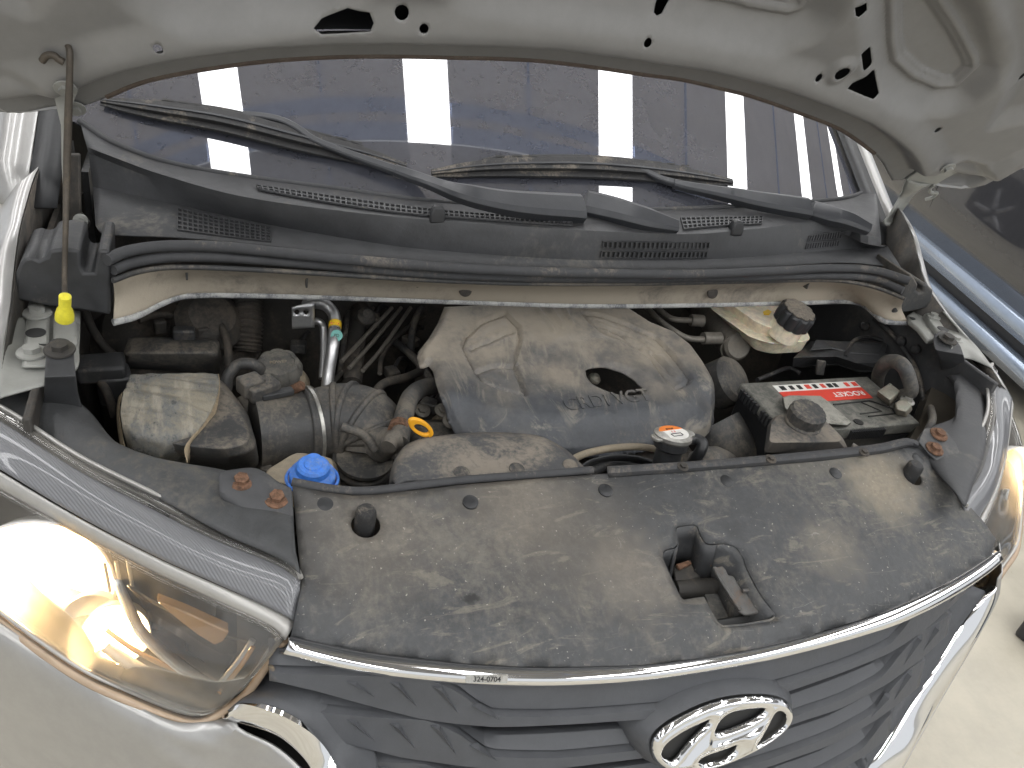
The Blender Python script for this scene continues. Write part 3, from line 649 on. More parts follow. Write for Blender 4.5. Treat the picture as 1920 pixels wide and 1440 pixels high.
# --- chrome strip and black lip in front of the cover
lip0 = T('c-.010 545,1193 600,1205 700,1224 860,1243 1000,1251 1100,1250 1235,1244 1450,1209 1650,1151 1730,1118 1800,1082 1850,1050 1871,1034')
lip1 = T('c-.022 540,1206 600,1222 700,1241 860,1256 1000,1262 1100,1261 1235,1253 1450,1217 1650,1158 1730,1124 1800,1088 1850,1055 1872,1038')
gr = thing('grille', None, None); gr.parent = van
loft('upper_lip', [lip0, [a.lerp(b, .5) + Vector((0, -.001, .004)) for a, b in zip(spline(lip0, 20), spline(lip1, 20))], lip1], M['blackbare'], gr, 80, across=7, solid=.002)
ch0 = T('c-.012 541,1207 600,1222 700,1241 860,1256 1000,1262 1100,1261 1235,1253 1450,1217 1650,1158 1730,1124 1800,1088 1850,1056 1872,1038')
ch1 = T('c-.034 524,1222 590,1240 700,1262 860,1280 1000,1285 1100,1282 1235,1271 1450,1233 1650,1180 1730,1146 1800,1106 1850,1070 1868,1054')
N0, N1 = spline(ch0, 30), spline(ch1, 30)
mid = [a.lerp(b, .5) + Vector((0, -.007, .003)) for a, b in zip(N0, N1)]; und = [b + Vector((0, .012, -.010)) for b in N1]
cs = loft('chrome_strip', [[a + Vector((0, .008, -.002)) for a in N0], N0, mid, N1, und], M['chrome'], gr, 90, across=18, solid=.002)
lq = onmesh(cs, '912,1271 876,1270 950,1272', .0036); lc, ln = lq[0]; lu = (lq[2][0] - lq[1][0]); lu = lu - ln * lu.dot(ln); lv = ln.cross(lu.normalized())
tg = stack('strip_label', [[lc + lu * x + lv * y - ln * h for x, y in ((-.52, -.0042), (.52, -.0042), (.52, .0042), (-.52, .0042))] for h in (.004, 0)], M['labelgrey'], gr, 0)
text('label_text', '324-0704', .0082, lc + ln * .0004, lu, lv, M['inkshade'], gr, .0002)

# --- grille bars
back = []
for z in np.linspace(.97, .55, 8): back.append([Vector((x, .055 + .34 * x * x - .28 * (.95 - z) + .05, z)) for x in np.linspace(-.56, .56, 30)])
vs, fs = grid(back); make('grille_back', vs, fs, M['inkshade'], gr, 60, solid=.004)  # coloured black so the gaps between slats read as shadow
def gbar(ridge, low, topz):
    R_ = spline(T(ridge), 26); L_ = spline(T(low), 26)
    xR = R_[-1].x
    def ext(A):
        B = [Vector((x, .055 + .34 * x * x + .12 * (.95 - A[-1].z) - .004 * k, A[-1].z)) for k, x in ((1, A[-1].x * (1 - t)) for t in (.4, .8))]
        full = A + B + [Vector((0, B[-1].y, A[-1].z))]; return full + [Vector((-p.x, p.y, p.z)) for p in reversed(full[:-1])]
    return ext(R_), ext(L_)
def gsurf(x, z, o=0): return Vector((x, .055 + .34 * x * x - .28 * (.95 - z) - o, z))
def zprof(pts):                                        # traced left profile -> z(x), mirrored
    P_ = T(pts); xs_ = np.array([p.x for p in P_]); zs_ = np.array([p.z for p in P_]); k = np.argsort(xs_)
    return lambda x: float(np.interp(-abs(x), xs_[k], zs_[k]))
bars = [('g.012 500,1262 600,1265 700,1268 790,1272 830,1284 865,1302 897,1327 928,1343 1044,1344 1140,1338 1235,1330', 'g.012 470,1262 499,1270 597,1293 694,1320 792,1345 858,1354 928,1360 1044,1356 1140,1350 1235,1343', .55),
        ('g.012 560,1325 600,1335 700,1345 800,1350 830,1362 865,1380 908,1413 932,1420 1044,1422 1140,1413 1235,1402', 'g.012 590,1375 617,1382 694,1402 760,1418 811,1425 889,1436 1044,1438 1140,1426 1235,1414', .53)]
prof = [(zprof(a), zprof(b)) for a, b, _ in bars]
for k in range(2, 5): prof.append((lambda x, k=k: prof[1][0](x) - .058 * (k - 1), lambda x, k=k: prof[1][1](x) - .058 * (k - 1)))
HWS = [p.x for p in T('g.01 1796,1156 1757,1240 1713,1308 1664,1374 1625,1440')]; HWS[0] = .53; HWL = [.53] + [-p.x for p in T('g.01 590,1352 650,1425 690,1480 730,1540')]
for i, (zr, zl) in enumerate(prof):
    hw = HWS[i]
    X = np.linspace(-HWL[i], hw, 90)
    ztop = (lambda x: gsurf(x, .95).z + .02) if i == 0 else (lambda x, i=i: prof[i - 1][1](x) - .006)
    rows = [[] for _ in range(8)]
    for x in X:
        a, b = zr(x), min(zl(x), zr(x) - .007); zt = max(a + .005, ztop(x) - (0 if i == 0 else .027))
        for r, (z_, o_) in zip(rows, ((zt, -.018), (zt, -.006), (a + .004, .003), (a, -.003), (a - .002, .010), (b, .012), (b - .003, .004), (b - .010, -.06))): r.append(gsurf(x, z_, o_))
    vs, fs = grid(rows); sb = make('slat', vs, fs, M['grille'], gr, 24, solid=.002)
    if i < 3:
        for s in (-1, 1):
            for k in range(5 if s < 0 else 2):
                x = (HWL if s < 0 else HWS)[i] - .03 - .045 * k
                if abs(zr(x) - zl(x)) < .02: continue
                z1 = zr(x) - .006; z0 = zl(x - .03) + .008
                tri = [gsurf(s * x, z1, .0095), gsurf(s * (x - .014), z1, .0095), gsurf(s * (x - .036), z0, .0105)]
                apex = [gsurf(s * x, z1, .0105), gsurf(s * (x - .012), z1, .019), gsurf(s * (x - .036), z0, .0125)]
                make('notch', tri + apex, [(0, 1, 2), (3, 5, 4), (0, 3, 4, 1), (1, 4, 5, 2), (2, 5, 3, 0)], M['grille'], sb, 15)
# chrome side frame of the grille
for s in (-1, 1):
    if s < 0: o_, i_ = T('y.15 418,1344 430,1347 y.12 512,1374 y.10 553,1401 y.08 586,1440 y.03 625,1520'), T('y.145 430,1338 451,1322 y.118 512,1331 y.098 565,1359 y.085 602,1396 y.068 627,1440 y.02 665,1520')
    else: i_, o_ = T('y.12 1848,1112 y.10 1800,1178 y.068 1741,1276 y.008 1630,1440 y-.02 1560,1540'), T('y.118 1869,1101 y.11 1865,1130 y.085 1826,1207 y.055 1766,1310 y.005 1698,1430 y-.02 1640,1540')
    loft('grille_surround', [[p + Vector((s * .002, .004, 0)) for p in i_], [p + Vector((-s * .03, .03, .004)) for p in i_], [p + Vector((-s * .03, .09, .0)) for p in i_]], M['grille'], gr, 24, across=8, solid=.003)
    A, B = spline(i_, 24), spline(o_, 24); mm = [a.lerp(b, .5) + Vector((0, -.003, .001)) for a, b in zip(A, B)]
    loft('chrome_side_frame', [[a + Vector((0, .006, -.004)) for a in A], A, mm, B, [b + Vector((0, .006, -.004)) for b in B]], M['chrome'], gr, 50, across=14, solid=.002)

# --- emblem
em = lambda s: T('m0 ' + ' '.join(f'{1180 + float(a) / 5.647:.1f},{1280 + float(b) / 5.65:.1f}' for a, b in (q.split(',') for q in s.split())))
EF = Frame(T('m0 1352,1382')[0], (0, -1, .28), (1, 0, 0))
eo = spline(em('232,680 250,590 330,500 450,410 620,320 800,240 1000,180 1200,150 1400,145 1560,165 1660,205 1715,270 1727,340 1690,430 1600,530 1450,640 1250,750 1050,840 850,905 650,945 450,930 330,880 255,790'), 140, True)
eh = [spline(em(q), 70, True) for q in ('345,710 385,635 500,545 640,465 760,412 820,385 830,398 760,480 640,600 540,720 460,815 400,800 350,750', '905,500 925,440 960,380 1020,330 1120,292 1300,268 1420,270 1400,310 1300,380 1150,450 1000,505 930,518',
   '1545,300 1600,308 1645,360 1632,430 1560,510 1450,590 1345,645 1390,570 1460,450 1510,350', '735,805 800,765 900,730 1040,680 1115,655 1100,710 1050,760 1000,800 880,830 780,845')]
eu = EF.uv(eo); ehu = [EF.uv(h) for h in eh]
def emb_h(V):
    d = np.minimum.reduce([np.abs(sdist(V, q)) for q in [eu] + ehu]); return .006 * (1 - (1 - np.clip(d / .0058, 0, 1)) ** 2) + .006 * ss(.006, .02, d)
emb = thing('emblem', None, None); emb.parent = gr
em_o = panel('badge', EF, np.array(eu), ehu, .0014, emb_h, M['chrome'], gr, solid=.004, angle=75); bpy.data.objects.remove(emb)
em_o.name = 'emblem'
ec = EF.uv(eo).mean(0)
mound = [[EF.p(ec[0] + (q[0] - ec[0]) * k, ec[1] + (q[1] - ec[1]) * k, h) for q in eu] for k, h in ((1.22, -.045), (1.15, -.022), (1.06, -.008), (1.015, -.004), (.985, -.005))]
stack('emblem_mount', mound, M['grille'], gr, 0, 60, cap=(True, False))
stack('emblem_well', [[EF.p(ec[0] + (q[0] - ec[0]) * k, ec[1] + (q[1] - ec[1]) * k, h) for q in eu] for k, h in ((.985, -.005), (.95, -.022), (.5, -.024))], M['inkshade'], gr, 0, 60)

# --- bumper / nose skin under the headlights
b0 = T('z.925 -80,1110 z.915 0,1166 z.895 130,1247 z.875 250,1317 z.868 330,1353 z.866 400,1352 z.863 440,1347')
sh_ = lambda v, e: [p + Vector(v) for p in b0[:-1]] + T(e)
brows = [b0, sh_((0, -.010, -.010), 'y.135 452,1366'), sh_((0, -.020, -.045), 'y.112 525,1402'), sh_((0, -.024, -.13), 'y.07 590,1470'), sh_((0, -.012, -.38), 'y.0 680,1640')]
loft('front_bumper', brows, M['silver'], van, 50, across=24, solid=.003)
o_ = spline(T('y.122 1872,1085 1869,1101 y.113 1865,1130 y.088 1826,1207 y.058 1766,1310 y.008 1698,1430 y-.02 1640,1540'), 30)
loft('front_bumper', [o_] + [[p + Vector(v) for p in o_] for v in ((.012, .004, .002), (.05, .04, .0), (.13, .13, .0), (.25, .30, 0))], M['silver'], van, 40, across=20, solid=.002)

# --- headlights
def headlight(s):
    hl = bpy.data.objects.new('headlight', None); col.objects.link(hl); hl.parent = van
    mm = (lambda p: p) if s < 0 else mirror
    m3 = lambda v: Vector((-v.x if s > 0 else v.x, v.y, v.z))
    k0 = mm(T('z1.075 -70,735 z1.07 10,772 z1.062 150,861 z1.05 300,936 z1.042 420,1000 z1.036 520,1045 z1.033 556,1072 564,1088'))
    k1 = mm(T('z1.067 -70,775 z1.062 0,820 z1.055 150,915 z1.047 300,995 z1.04 400,1040 z1.033 500,1075 z1.028 558,1098 1.0,1.0'.replace(' 1.0,1.0', ' z1.025 562,1103')))
    k2 = mm(T('z1.05 -70,838 z1.045 0,880 z1.035 150,968 z1.025 300,1045 z1.018 400,1090 z1.006 500,1135 z1.002 548,1160 z1.0 552,1165'))
    k3 = mm(T('z1.03 -70,872 z1.025 0,912 z1.015 150,995 z1.008 300,1072 z1.002 400,1118 z.995 500,1165 z.992 530,1188 z.99 536,1196'))
    loft('top_housing', [k0, k1, k2], M['ribbed'], hl, 60, across=12, solid=.003)
    loft('clear_flange', [[p + Vector((0, 0, .004)) for p in k0], [p + Vector((0, 0, .005)) for p in [a.lerp(b, .55) for a, b in zip(spline(k0, 20), spline(k1, 20))]]], M['lens'], hl, 60, solid=.002)
    tube('flange_edge', [p + Vector((0, 0, .004)) for p in k0], .003, M['bezelsilver'], hl, 8, 60)
    # lens front
    lb = mm(T('z.925 -80,1100 z.915 0,1157 z.905 82,1218 z.895 164,1271 z.88 246,1308 z.868 328,1341 z.866 372,1349 z.872 408,1333 z.90 459,1296 z.95 508,1227 z.985 534,1191'))
    LT = spline(k3, 40); LB = spline(lb[:8], 40)
    out = [a.lerp(b, .5) + Vector((0, -.010, .006)) for a, b in zip(LT, LB)]
    loft('lens', [LT, out, LB], M['lens'], hl, 50, across=16, solid=.002)
    EG = spline(lb[7:] + [lb[-1].lerp(LT[-1], .5)], 20); loft('lens_end', [EG, [p + Vector((0, .03, .0)) for p in EG]], M['bezel'], hl, 20, solid=.002)
    loft('top_trim', [[p + Vector((0, -.001, -.002)) for p in k2], [a.lerp(b, .5) + Vector((0, -.004, .001)) for a, b in zip(spline(k2, 40), LT)], [p + Vector((0, -.001, -.002)) for p in LT]], M['bezelsilver'], hl, 50, across=6, solid=.002)
    tube('lens_edge_glow', [p + Vector((0, -.002, -.004)) for p in lb], .0055, M['rimglow'], hl, 8, 60)  # lens edge with the lamp's warm glow painted in
    tube('lens_rim', [p + Vector((0, .003, .007)) for p in lb], .0028, M['bezelsilver'], hl, 8, 60)
    sh = lambda dy, dz: [[p + Vector((0, .010, -.006)) for p in LT], [a.lerp(b, .05) + Vector((0, dy, -.02)) for a, b in zip(LT, LB)], [a.lerp(b, .9) + Vector((0, dy, -.03 + dz)) for a, b in zip(LT, LB)], [p + Vector((0, .012, .004)) for p in LB]]
    loft('interior_shell', sh(.20, 0), M['bezel'], hl, 40, across=16, solid=.002)
    bc = m3(T('y.345 78,1085')[0]); ax = m3(Vector((-.05, -1, .42))).normalized()
    lathe('reflector', bc - ax * .035, ax, [(.012, 0), (.05, .008), (.075, .035), (.084, .075), (.087, .075), (.078, .03), (.05, .002), (.012, -.005)], M['reflector'], hl, 36, angle=60)
    lathe('bulb', bc - ax * .02, ax, [(.0, 0), (.012, .004), (.014, .02), (.012, .036), (.0, .042)], M['bulb'], hl, 16, angle=70)
    for px_, py_, r_, y_ in ((222, 1176, .034, .265), (178, 1150, .03, .30)):
        ic = m3(T(f'y{y_} {px_},{py_}')[0])
        lathe('inner_reflector', ic - ax * .02, ax, [(r_ * .25, 0), (r_ * .7, .006), (r_, .03), (r_ * 1.06, .04), (r_ * 1.1, .04), (r_, .02), (r_ * .25, -.004)], M['reflector'], hl, 30, angle=60)
    lathe('side_bulb', m3(T('y.27 222,1176')[0]), ax, [(0, 0), (.006, .003), (.006, .012), (0, .015)], M['bulb'], hl, 12, angle=70)
    f1 = mm(T('y.262 219,1086 y.245 238,1140 y.235 254,1178 y.22 278,1207 y.20 328,1252 y.165 405,1313')); f2 = mm(T('y.262 228,1088 y.25 252,1135 y.24 272,1175 y.225 303,1206 y.205 352,1245 y.175 407,1284'))
    loft('chrome_fin', [f1, f2], M['bezelsilver'], hl, 30, solid=.003); loft('fin_edge', [f1, [p + m3(Vector((-.006, .02, -.02))) for p in f1]], M['reflector'], hl, 30, solid=.002)
    am = mm(T('y.235 293,1128 y.215 350,1150 y.19 430,1186 y.19 418,1204 y.195 402,1211 y.21 370,1190 y.225 330,1158'))
    prism('turn_signal', am, m3(Vector((0, .015, 0))), M['amber'], hl, .002)
    loft('inner_box', [mm(T('y.275 240,1095 y.25 300,1130 y.215 420,1186 y.19 478,1203')), mm(T('y.30 280,1150 y.28 330,1180 y.26 390,1215 y.225 440,1235')), mm(T('y.25 272,1190 y.24 305,1212 y.215 355,1245 y.18 408,1286'))], M['bezel'], hl, 24, across=8, solid=.002)
    dr = mm(T('y.245 200,1212 y.225 245,1245 y.205 290,1270 y.18 368,1304'))
    tube('light_pipe', dr, .007, M['reflector'], hl, 10, 30); tube('light_pipe_edge', [p + Vector((0, .012, .014)) for p in dr], .003, M['amber'], hl, 8, 30)
    rg = mm(T('y.185 474,1200 y.18 455,1230 y.172 430,1262 y.165 410,1286')); tube('end_trim', rg, .004, M['bezelsilver'], hl, 8, 20); tube('end_trim', [p + Vector((0, -.006, -.004)) for p in rg], .003, M['amber'], hl, 8, 20)
    for k in range(3):
        p0 = bc + ax * .03 + m3(Vector((.10 - .012 * k, -.01, .045 - .002 * k))); tube('reflector_rib', [p0, p0 + m3(Vector((.004, -.012, -.035)))], .0022, M['bezelsilver'], hl, 6, 4)
    return hl
headlight(-1); headlight(1)

# --- wipers
def wiper(arm1, arm2, rod, blade, w2):
    wp = bpy.data.objects.new('wiper', None); col.objects.link(wp); wp.parent = van
    def bar(name, s, ws, hs, m, n=20):
        P = spline(T(s), n); rows = []
        for i, p in enumerate(P):
            d = (P[min(i + 1, n - 1)] - P[max(i - 1, 0)]).normalized(); up = Vector((0, -.574, .819)); sd = d.cross(up).normalized()
            w_ = np.interp(i / (n - 1), np.linspace(0, 1, len(ws)), ws); h_ = np.interp(i / (n - 1), np.linspace(0, 1, len(hs)), hs)
            rows.append([p + sd * w_ * a + up * h_ * b for a, b in ((-1, -1), (-1, .5), (-.6, 1), (.6, 1), (1, .5), (1, -1))])
        return stack(name, rows, m, wp, .0008, 30)
    bar('pivot_cap', arm1[0], arm1[1], arm1[2], M['wiper']); bar('wiper_arm', arm2[0], arm2[1], arm2[2], M['wiper'], 30); bar('hook', rod[0], rod[1], rod[2], M['wiper'], 30)
    B = spline(T(blade), 40)
    up = Vector((0, -.574, .819)); d = (B[-1] - B[0]).normalized(); sd = d.cross(up).normalized()
    if sd.z < 0: sd = -sd
    def strip(name, lo, hi, th, m, n0=0, n1=40):
        rows = []
        for i in range(n0, n1):
            t = i / 39; k = math.sin(PI * min(max(t, .02), .98)) ** .35; p = B[i]
            rows.append([p + sd * lo * k, p + sd * hi * k, p + sd * hi * k + up * th * k, p + sd * lo * k + up * th * k])
        return stack(name, rows, m, wp, .0006, 30)
    strip('blade_rubber', -.024, -.010, .006, M['rubber']); fr_ = strip('blade_frame', -.013, .013, .014, M['rubber'])
    strip('blade_rail', -.004, .0, .0165, M['wiper'])
    strip('blade_top', .013, .022, .008, M['rubber'], 6, 34)
    for i in list(range(8, 17, 2)) + list(range(24, 33, 2)):
        p = B[i] + sd * .0178 + up * .0084; e = d * .009
        make('blade_slot', [p - e - sd * .0016, p + e - sd * .0016, p + e + sd * .0016, p - e + sd * .0016], [(0, 1, 2, 3)], M['inkshade'], wp)
wiper(('z1.262 1270,425 z1.272 1200,406 1140,390 1096,380', [.012, .02, .024, .024], [.008, .010, .012, .012]),
      ('z1.275 1092,390 z1.283 960,380 z1.295 870,362 w.035 780,332 740,318', [.024, .022, .018, .013, .009], [.012, .012, .010, .008, .006]),
      ('w.034 745,320 660,290 590,262 555,238 525,224 w.03 490,217 455,214', [.008, .006, .006], [.005, .003, .003]), 'w.012 190,190 300,208 420,228 560,263 680,292 762,314', 0)
wiper(('z1.262 1630,430 z1.27 1590,412 1555,402 1520,392', [.012, .018, .021, .021], [.008, .010, .010, .010]),
      ('z1.275 1516,390 z1.283 1420,375 z1.29 1360,363 w.03 1290,350 1262,343', [.021, .019, .016, .011, .008], [.011, .011, .010, .008, .006]),
      ('w.03 1268,344 1235,333 1205,318 1180,311 w.026 1150,308 1120,309', [.007, .006, .006], [.005, .003, .003]), 'w.012 808,325 900,316 1000,313 1120,315 1250,326 1372,342', 0)

# ------------------------------------------------------------------ engine bay interior
# dark bay liner: firewall, side walls, floor (parts of the van)
box('firewall', (0, .98, .78), 1.6, .01, .76, M['dark'], van)
for s in (-1, 1): box('inner_wing', (s * .785, .72, .76), .01, .56, .66, M['dark'] if s < 0 else M['cowl'], van)
for s in (-1, 1): box('wing_upper', (s * .80, .90, 1.04), .008, .32, .24, M['dark'], van, bevel=0)
for s in (-1, 1): box('cowl_side', (s * .80, 1.10, 1.06), .20, .01, .42, M['dark'], van, bevel=0); box('pillar_foot', (s * .76, 1.02, 1.10), .01, .16, .22, M['black'], van, bevel=0)
box('bay_floor', (0, .62, .45), 1.6, .80, .01, M['dark'], van)
box('radiator_wall', (0, .235, .74), .96, .012, .56, M['dark'], van)

# --- engine
eng = thing('engine', 'dirty diesel engine under a dust covered moulded plastic cover in the middle of the bay', 'engine', (0, .6, .5))
EFr = Frame(T('e 1080,700')[0], (0, -.27, 1), (1, 0, 0))
ep = lambda s: T('e ' + s)
eout = ep('835,568 1000,560 1172,566 1222,598 1265,615 1300,642 1322,672 1338,700 1352,735 1358,760 1354,778 1340,792 1305,803 1230,818 1180,824 1120,829 1040,829 960,820 905,811 888,800 868,790 845,764 828,738 819,712 814,690 806,679 797,683 789,682 783,664 786,652 805,628 822,600')
ehole = spline(ep('1098,694 1120,687 1150,688 1184,701 1204,721 1208,733 1194,739 1160,738 1128,727 1107,712'), 28, True)
gl1 = ep('948,586 972,610 976,635 964,680 987,739 940,727 905,712 890,692 868,648 874,630 905,602'); gl2 = ep('1092,585 1130,590 1182,610 1230,632 1262,665 1295,708 1290,718 1268,728 1245,705 1222,672 1190,652 1130,622 1108,604')
euv_o = EFr.uv(eout); front_e = EFr.uv(ep('1358,760 1354,778 1340,792 1305,803 1230,818 1180,824 1120,829 1040,829 960,820 905,811 868,790')); bowl = EFr.uv(ep('1105,685 1150,678 1190,690 1215,715 1212,735 1190,742 1150,738 1110,722 1095,705'))
u1, u2, hu = EFr.uv(gl1), EFr.uv(gl2), EFr.uv(ehole)
ridge = EFr.uv(ep('1000,700 1060,650 1120,640 1160,645')); rib1 = [EFr.uv(ep(q)) for q in ('1005,575 1040,620', '1030,573 1055,612', '1055,573 1072,605')]
facets = [EFr.uv(ep(q)) for q in ('884,652 920,640 962,618', '896,694 930,688 972,682', '1118,603 1160,622 1200,650', '1150,618 1195,632 1235,660', '1225,660 1262,700')]
def eng_h(V):
    d = sdist(V, euv_o); df = sdist(V, front_e, False)
    h = -.010 * (1 - ss(0, .012, d)) - .032 * (1 - ss(0, .075, df)) ** 1.3
    for g_ in (u1, u2):
        s_ = sdist(V, g_); h -= .004 * ss(.0, .006, s_) ; h -= .009 * np.exp(-(s_ / .0032) ** 2); h += .005 * ss(.01, .03, s_)
    h -= .010 * ss(-.006, .022, sdist(V, bowl))
    h += .005 * ss(.03, .0, sdist(V, ridge, False))
    for r in facets: h -= .006 * np.exp(-(sdist(V, r, False) / .0045) ** 2)
    for r in rib1: h += .004 * ss(.008, 0, sdist(V, r, False))
    return h
ec_ = panel('engine_cover', EFr, eout, [hu], .0034, eng_h, M['engine'], eng, solid=.003)
def on_eng(px, py, h): 
    p = T(f'e {px},{py}')[0]; return p
lp = onmesh(ec_, '1075,758 1140,750 1205,742 1140,738', .0004)
text('cover_lettering', 'CRDi VGT', .038, lp[1][0], lp[2][0] - lp[0][0], lp[3][0] - lp[1][0], M['engine'], ec_, .0013)
lathe('coolant_hose_fitting', T('z.96 1113,712')[0], (.3, -.2, 1), [(.012, 0), (.012, .006), (.006, .012), (.0, .012)], M['lead'], eng, 16)
# block and pulleys under the cover
box('engine_block', (.02, .68, .72), .44, .42, .38, M['dark'], eng, bevel=.02)
box('timing_cover', (-.20, .58, .80), .16, .12, .26, M['hose'], eng, bevel=.03)
lathe('pulley', (-.16, .52, .88), (0, -1, 0), [(.03, 0), (.055, 0), (.055, .03), (.03, .035), (.0, .035)], M['dark'], eng, 24)
tube('turbo_pipe', T('z.93 1340,795 z.90 1365,840 z.85 1385,880 z.8 1400,920'), .05, M['hose'], eng, 16)
lathe('vacuum_pump', T('z.95 1365,715')[0], (.35, -.5, .7), [(.05, -.03), (.05, .01), (.042, .02), (.0, .024)], M['hose'], eng, 24)
lathe('thermostat_housing', T('z.90 838,800')[0], (0, -.3, 1), [(.03, -.06), (.03, 0), (.022, .01), (.0, .012)], M['oldtank'], eng, 20)
hs = tube('coolant_hose', T('z.985 748,832 z.985 752,808 z.99 760,770 z.98 772,742 z.965 795,727 z.95 835,722'), .0150, M['hose'], eng, 16, 50)
tube('hose_clamp', T('z.985 747,810 z.985 751,799'), .0172, M['rust'], hs, 16, 4); 
tube('breather_joint', T('z.985 728,838 z.988 736,826 z.99 752,822'), [.012, .0145, .0145], M['hose'], eng, 14, 14)
tube('fuel_line', T('z.95 708,758 z.95 706,735 z.95 722,718 z.94 760,708 z.93 800,690 z.93 830,665'), .008, M['dark'], eng, 10, 40)
for q in ('z.97 735,577 z.95 690,625 640,678', 'z.96 752,577 z.94 700,640 655,690', 'z.96 770,577 z.93 715,655 680,695', 'z.95 700,577 z.93 640,632'):
    tube('metal_line', T(q), .0042, M['metaldusty'], eng, 8, 24)
for q in ('z.94 712,700 z.93 716,670 z.93 735,640 z.93 770,610 z.93 810,585', 'z.93 620,720 z.9 680,660 z.88 760,590', 'z.92 640,700 z.88 700,640 z.86 790,560', 'z.90 600,690 z.86 660,620 z.84 720,560'):
    tube('wire_loom', T(q), .0045, M['dark'], eng, 8, 30)
tube('harness_pipe', T('z.95 675,570 z.93 668,640 z.91 660,720'), .018, M['dark'], eng, 12); lathe('sensor', T('z.96 685,595')[0], (.1, -.6, .7), [(.018, -.02), (.018, .01), (.01, .02), (0, .02)], M['hose'], eng, 16)
for px, py, z in ((850, 690, .96), (835, 745, .93), (805, 760, .92), (700, 600, .95), (560, 650, .88), (770, 640, .90), (655, 640, .90), (735, 700, .88)):
    q = T(f'z{z} {px},{py}')[0]; e_ = box('connector', q, .030, .024, .020, M['hose'] if px % 2 else M['blackdirty'], eng, px * .37, .003)
    tube('connector_lead', [q, q + Vector((.02, .03, .015)), q + Vector((.05, .07, -.02)), q + Vector((.06, .12, -.08))], .004, M['rubber'], eng, 8, 20)
for q in ('z.92 630,745 z.93 660,735 z.92 700,752 z.90 730,790', 'z.90 740,640 z.92 770,665 z.93 800,700 z.92 815,730', 'z.94 655,577 z.93 650,620 z.90 640,700', 'z.95 790,577 z.93 775,610 z.90 770,660'):
    tube('hose_run', T(q), .0075, M['hose'], eng, 10, 40)
for px, py, z in ((830, 770, .95), (845, 790, .95), (792, 770, .93)): bolt(T(f'z{z} {px},{py}')[0], (0, -.4, 1), .008, M['metaldusty'], eng)
# dipstick ring
dp = thing('oil_dipstick', 'bright yellow oval oil dipstick handle standing beside the coolant hose', 'dipstick', T('z.98 790,815')[0])
c_ = T('y.46 790,804')[0]; u_ = (T('y.46 808,808')[0] - c_); v_ = (T('y.46 783,787')[0] - c_)
ou = [c_ + u_ * 1.25 * math.cos(a) + v_ * 1.0 * math.sin(a) for a in np.linspace(0, 2 * PI, 32, endpoint=False)]
inn_ = [c_ + u_ * .72 * math.cos(a) + v_ * .55 * math.sin(a) - v_ * .12 for a in np.linspace(0, 2 * PI, 32, endpoint=False)]
fo = [p + Vector((0, .007, 0)) for p in ou]; fi = [p + Vector((0, .007, 0)) for p in inn_]
vs, fs = grid([ou, fo, fi, inn_, ou], True); make('handle', vs, fs, M['orange'], dp, 40, bevel=.0015)
tube('dipstick_tube', [c_ - v_ * 1.0, c_ - v_ * 2.2 + Vector((.01, .03, -.05)), c_ + Vector((.04, .1, -.2))], .006, M['dark'], dp, 8)

# --- battery
bat = thing('battery', 'dusty black car battery with a red and white label strip on its lid', 'battery', (.51, .53, .82))
lid = T('z1.0 1387,718 1627,705 1727,793 1478,813')
ca, cb, cc_, cd = lid
bl_ = lambda k, dz: [p + (sum(lid, Vector()) / 4 - p) * k + Vector((0, 0, dz)) for p in lid]
stack('lid', [bl_(0, -.022), bl_(0, -.004), bl_(.015, 0)], M['battery'], bat, .002)
stack('case', [bl_(.03, -.19), bl_(.03, -.03), bl_(.015, -.024)], M['blackbare'], bat, .003)
L_ = lambda u, v, h=.0: (ca * (1 - u) + cb * u) * (1 - v) + (cd * (1 - u) + cc_ * u) * v + Vector((0, 0, h))
def dec(name, u0, v0, u1, v1, m, h, parent, sk=0):
    return stack(name, [[L_(u0, v0, h), L_(u1, v0, h), L_(u1 + sk, v1, h), L_(u0 + sk, v1, h)][::-1], [L_(u0, v0, h + .0008), L_(u1, v0, h + .0008), L_(u1 + sk, v1, h + .0008), L_(u0 + sk, v1, h + .0008)][::-1]], m, parent, 0)
dec('label_white', .205, .10, .845, .24, M['white'], .0005, bat); dec('label_red', .205, .24, .845, .47, M['red'], .0005, bat)
uu = (cd + cc_ - ca - cb); ux = -(cb - ca)
text('label_text', 'ROCKET', .020, L_(.695, .355, .0016), ux, (ca - cd) * -1, M['white'], bat, .0002)
for k, (u, m_) in enumerate(((.24, 'inkshade'), (.31, 'inkshade'), (.37, 'inkshade'), (.43, 'red'), (.49, 'inkshade'), (.55, 'red'), (.60, 'inkshade'), (.65, 'inkshade'), (.74, 'red'), (.80, 'red'))):
    dec('label_mark', u, .13, u + (.028 if k % 3 else .036), .21, M[m_], .0015, bat)
for k in range(14):
    p = L_(.0, .12 + k * .062, -.012); 
    if k % 7 < 6: box('lid_rib', p + Vector((-.003, 0, 0)), .008, .006, .018, M['blackbare'], bat, bevel=0)
for k in range(20): box('lid_rib', L_(.46 + k * .013, 1.0, -.012) + Vector((0, -.003, 0)), .002, .008, .018, M['blackbare'], bat, bevel=0)
gv = [L_(u, v, .0012) for u, v in ((.50, .55), (.80, .52), (.90, .70), (.88, .80), (.66, .82))]
tube('lid_groove', gv, .0014, M['inkshade'], bat, 6, 30, sm=False)
gv = [L_(u, v, .0012) for u, v in ((.72, .54), (.80, .74), (.62, .76))]; tube('lid_groove', gv, .0012, M['inkshade'], bat, 6, 20, sm=False)
lathe('vent_plug', L_(.55, .90, 0), (0, 0, 1), [(.009, 0), (.009, .0015), (0, .0015)], M['inkshade'], bat, 16)
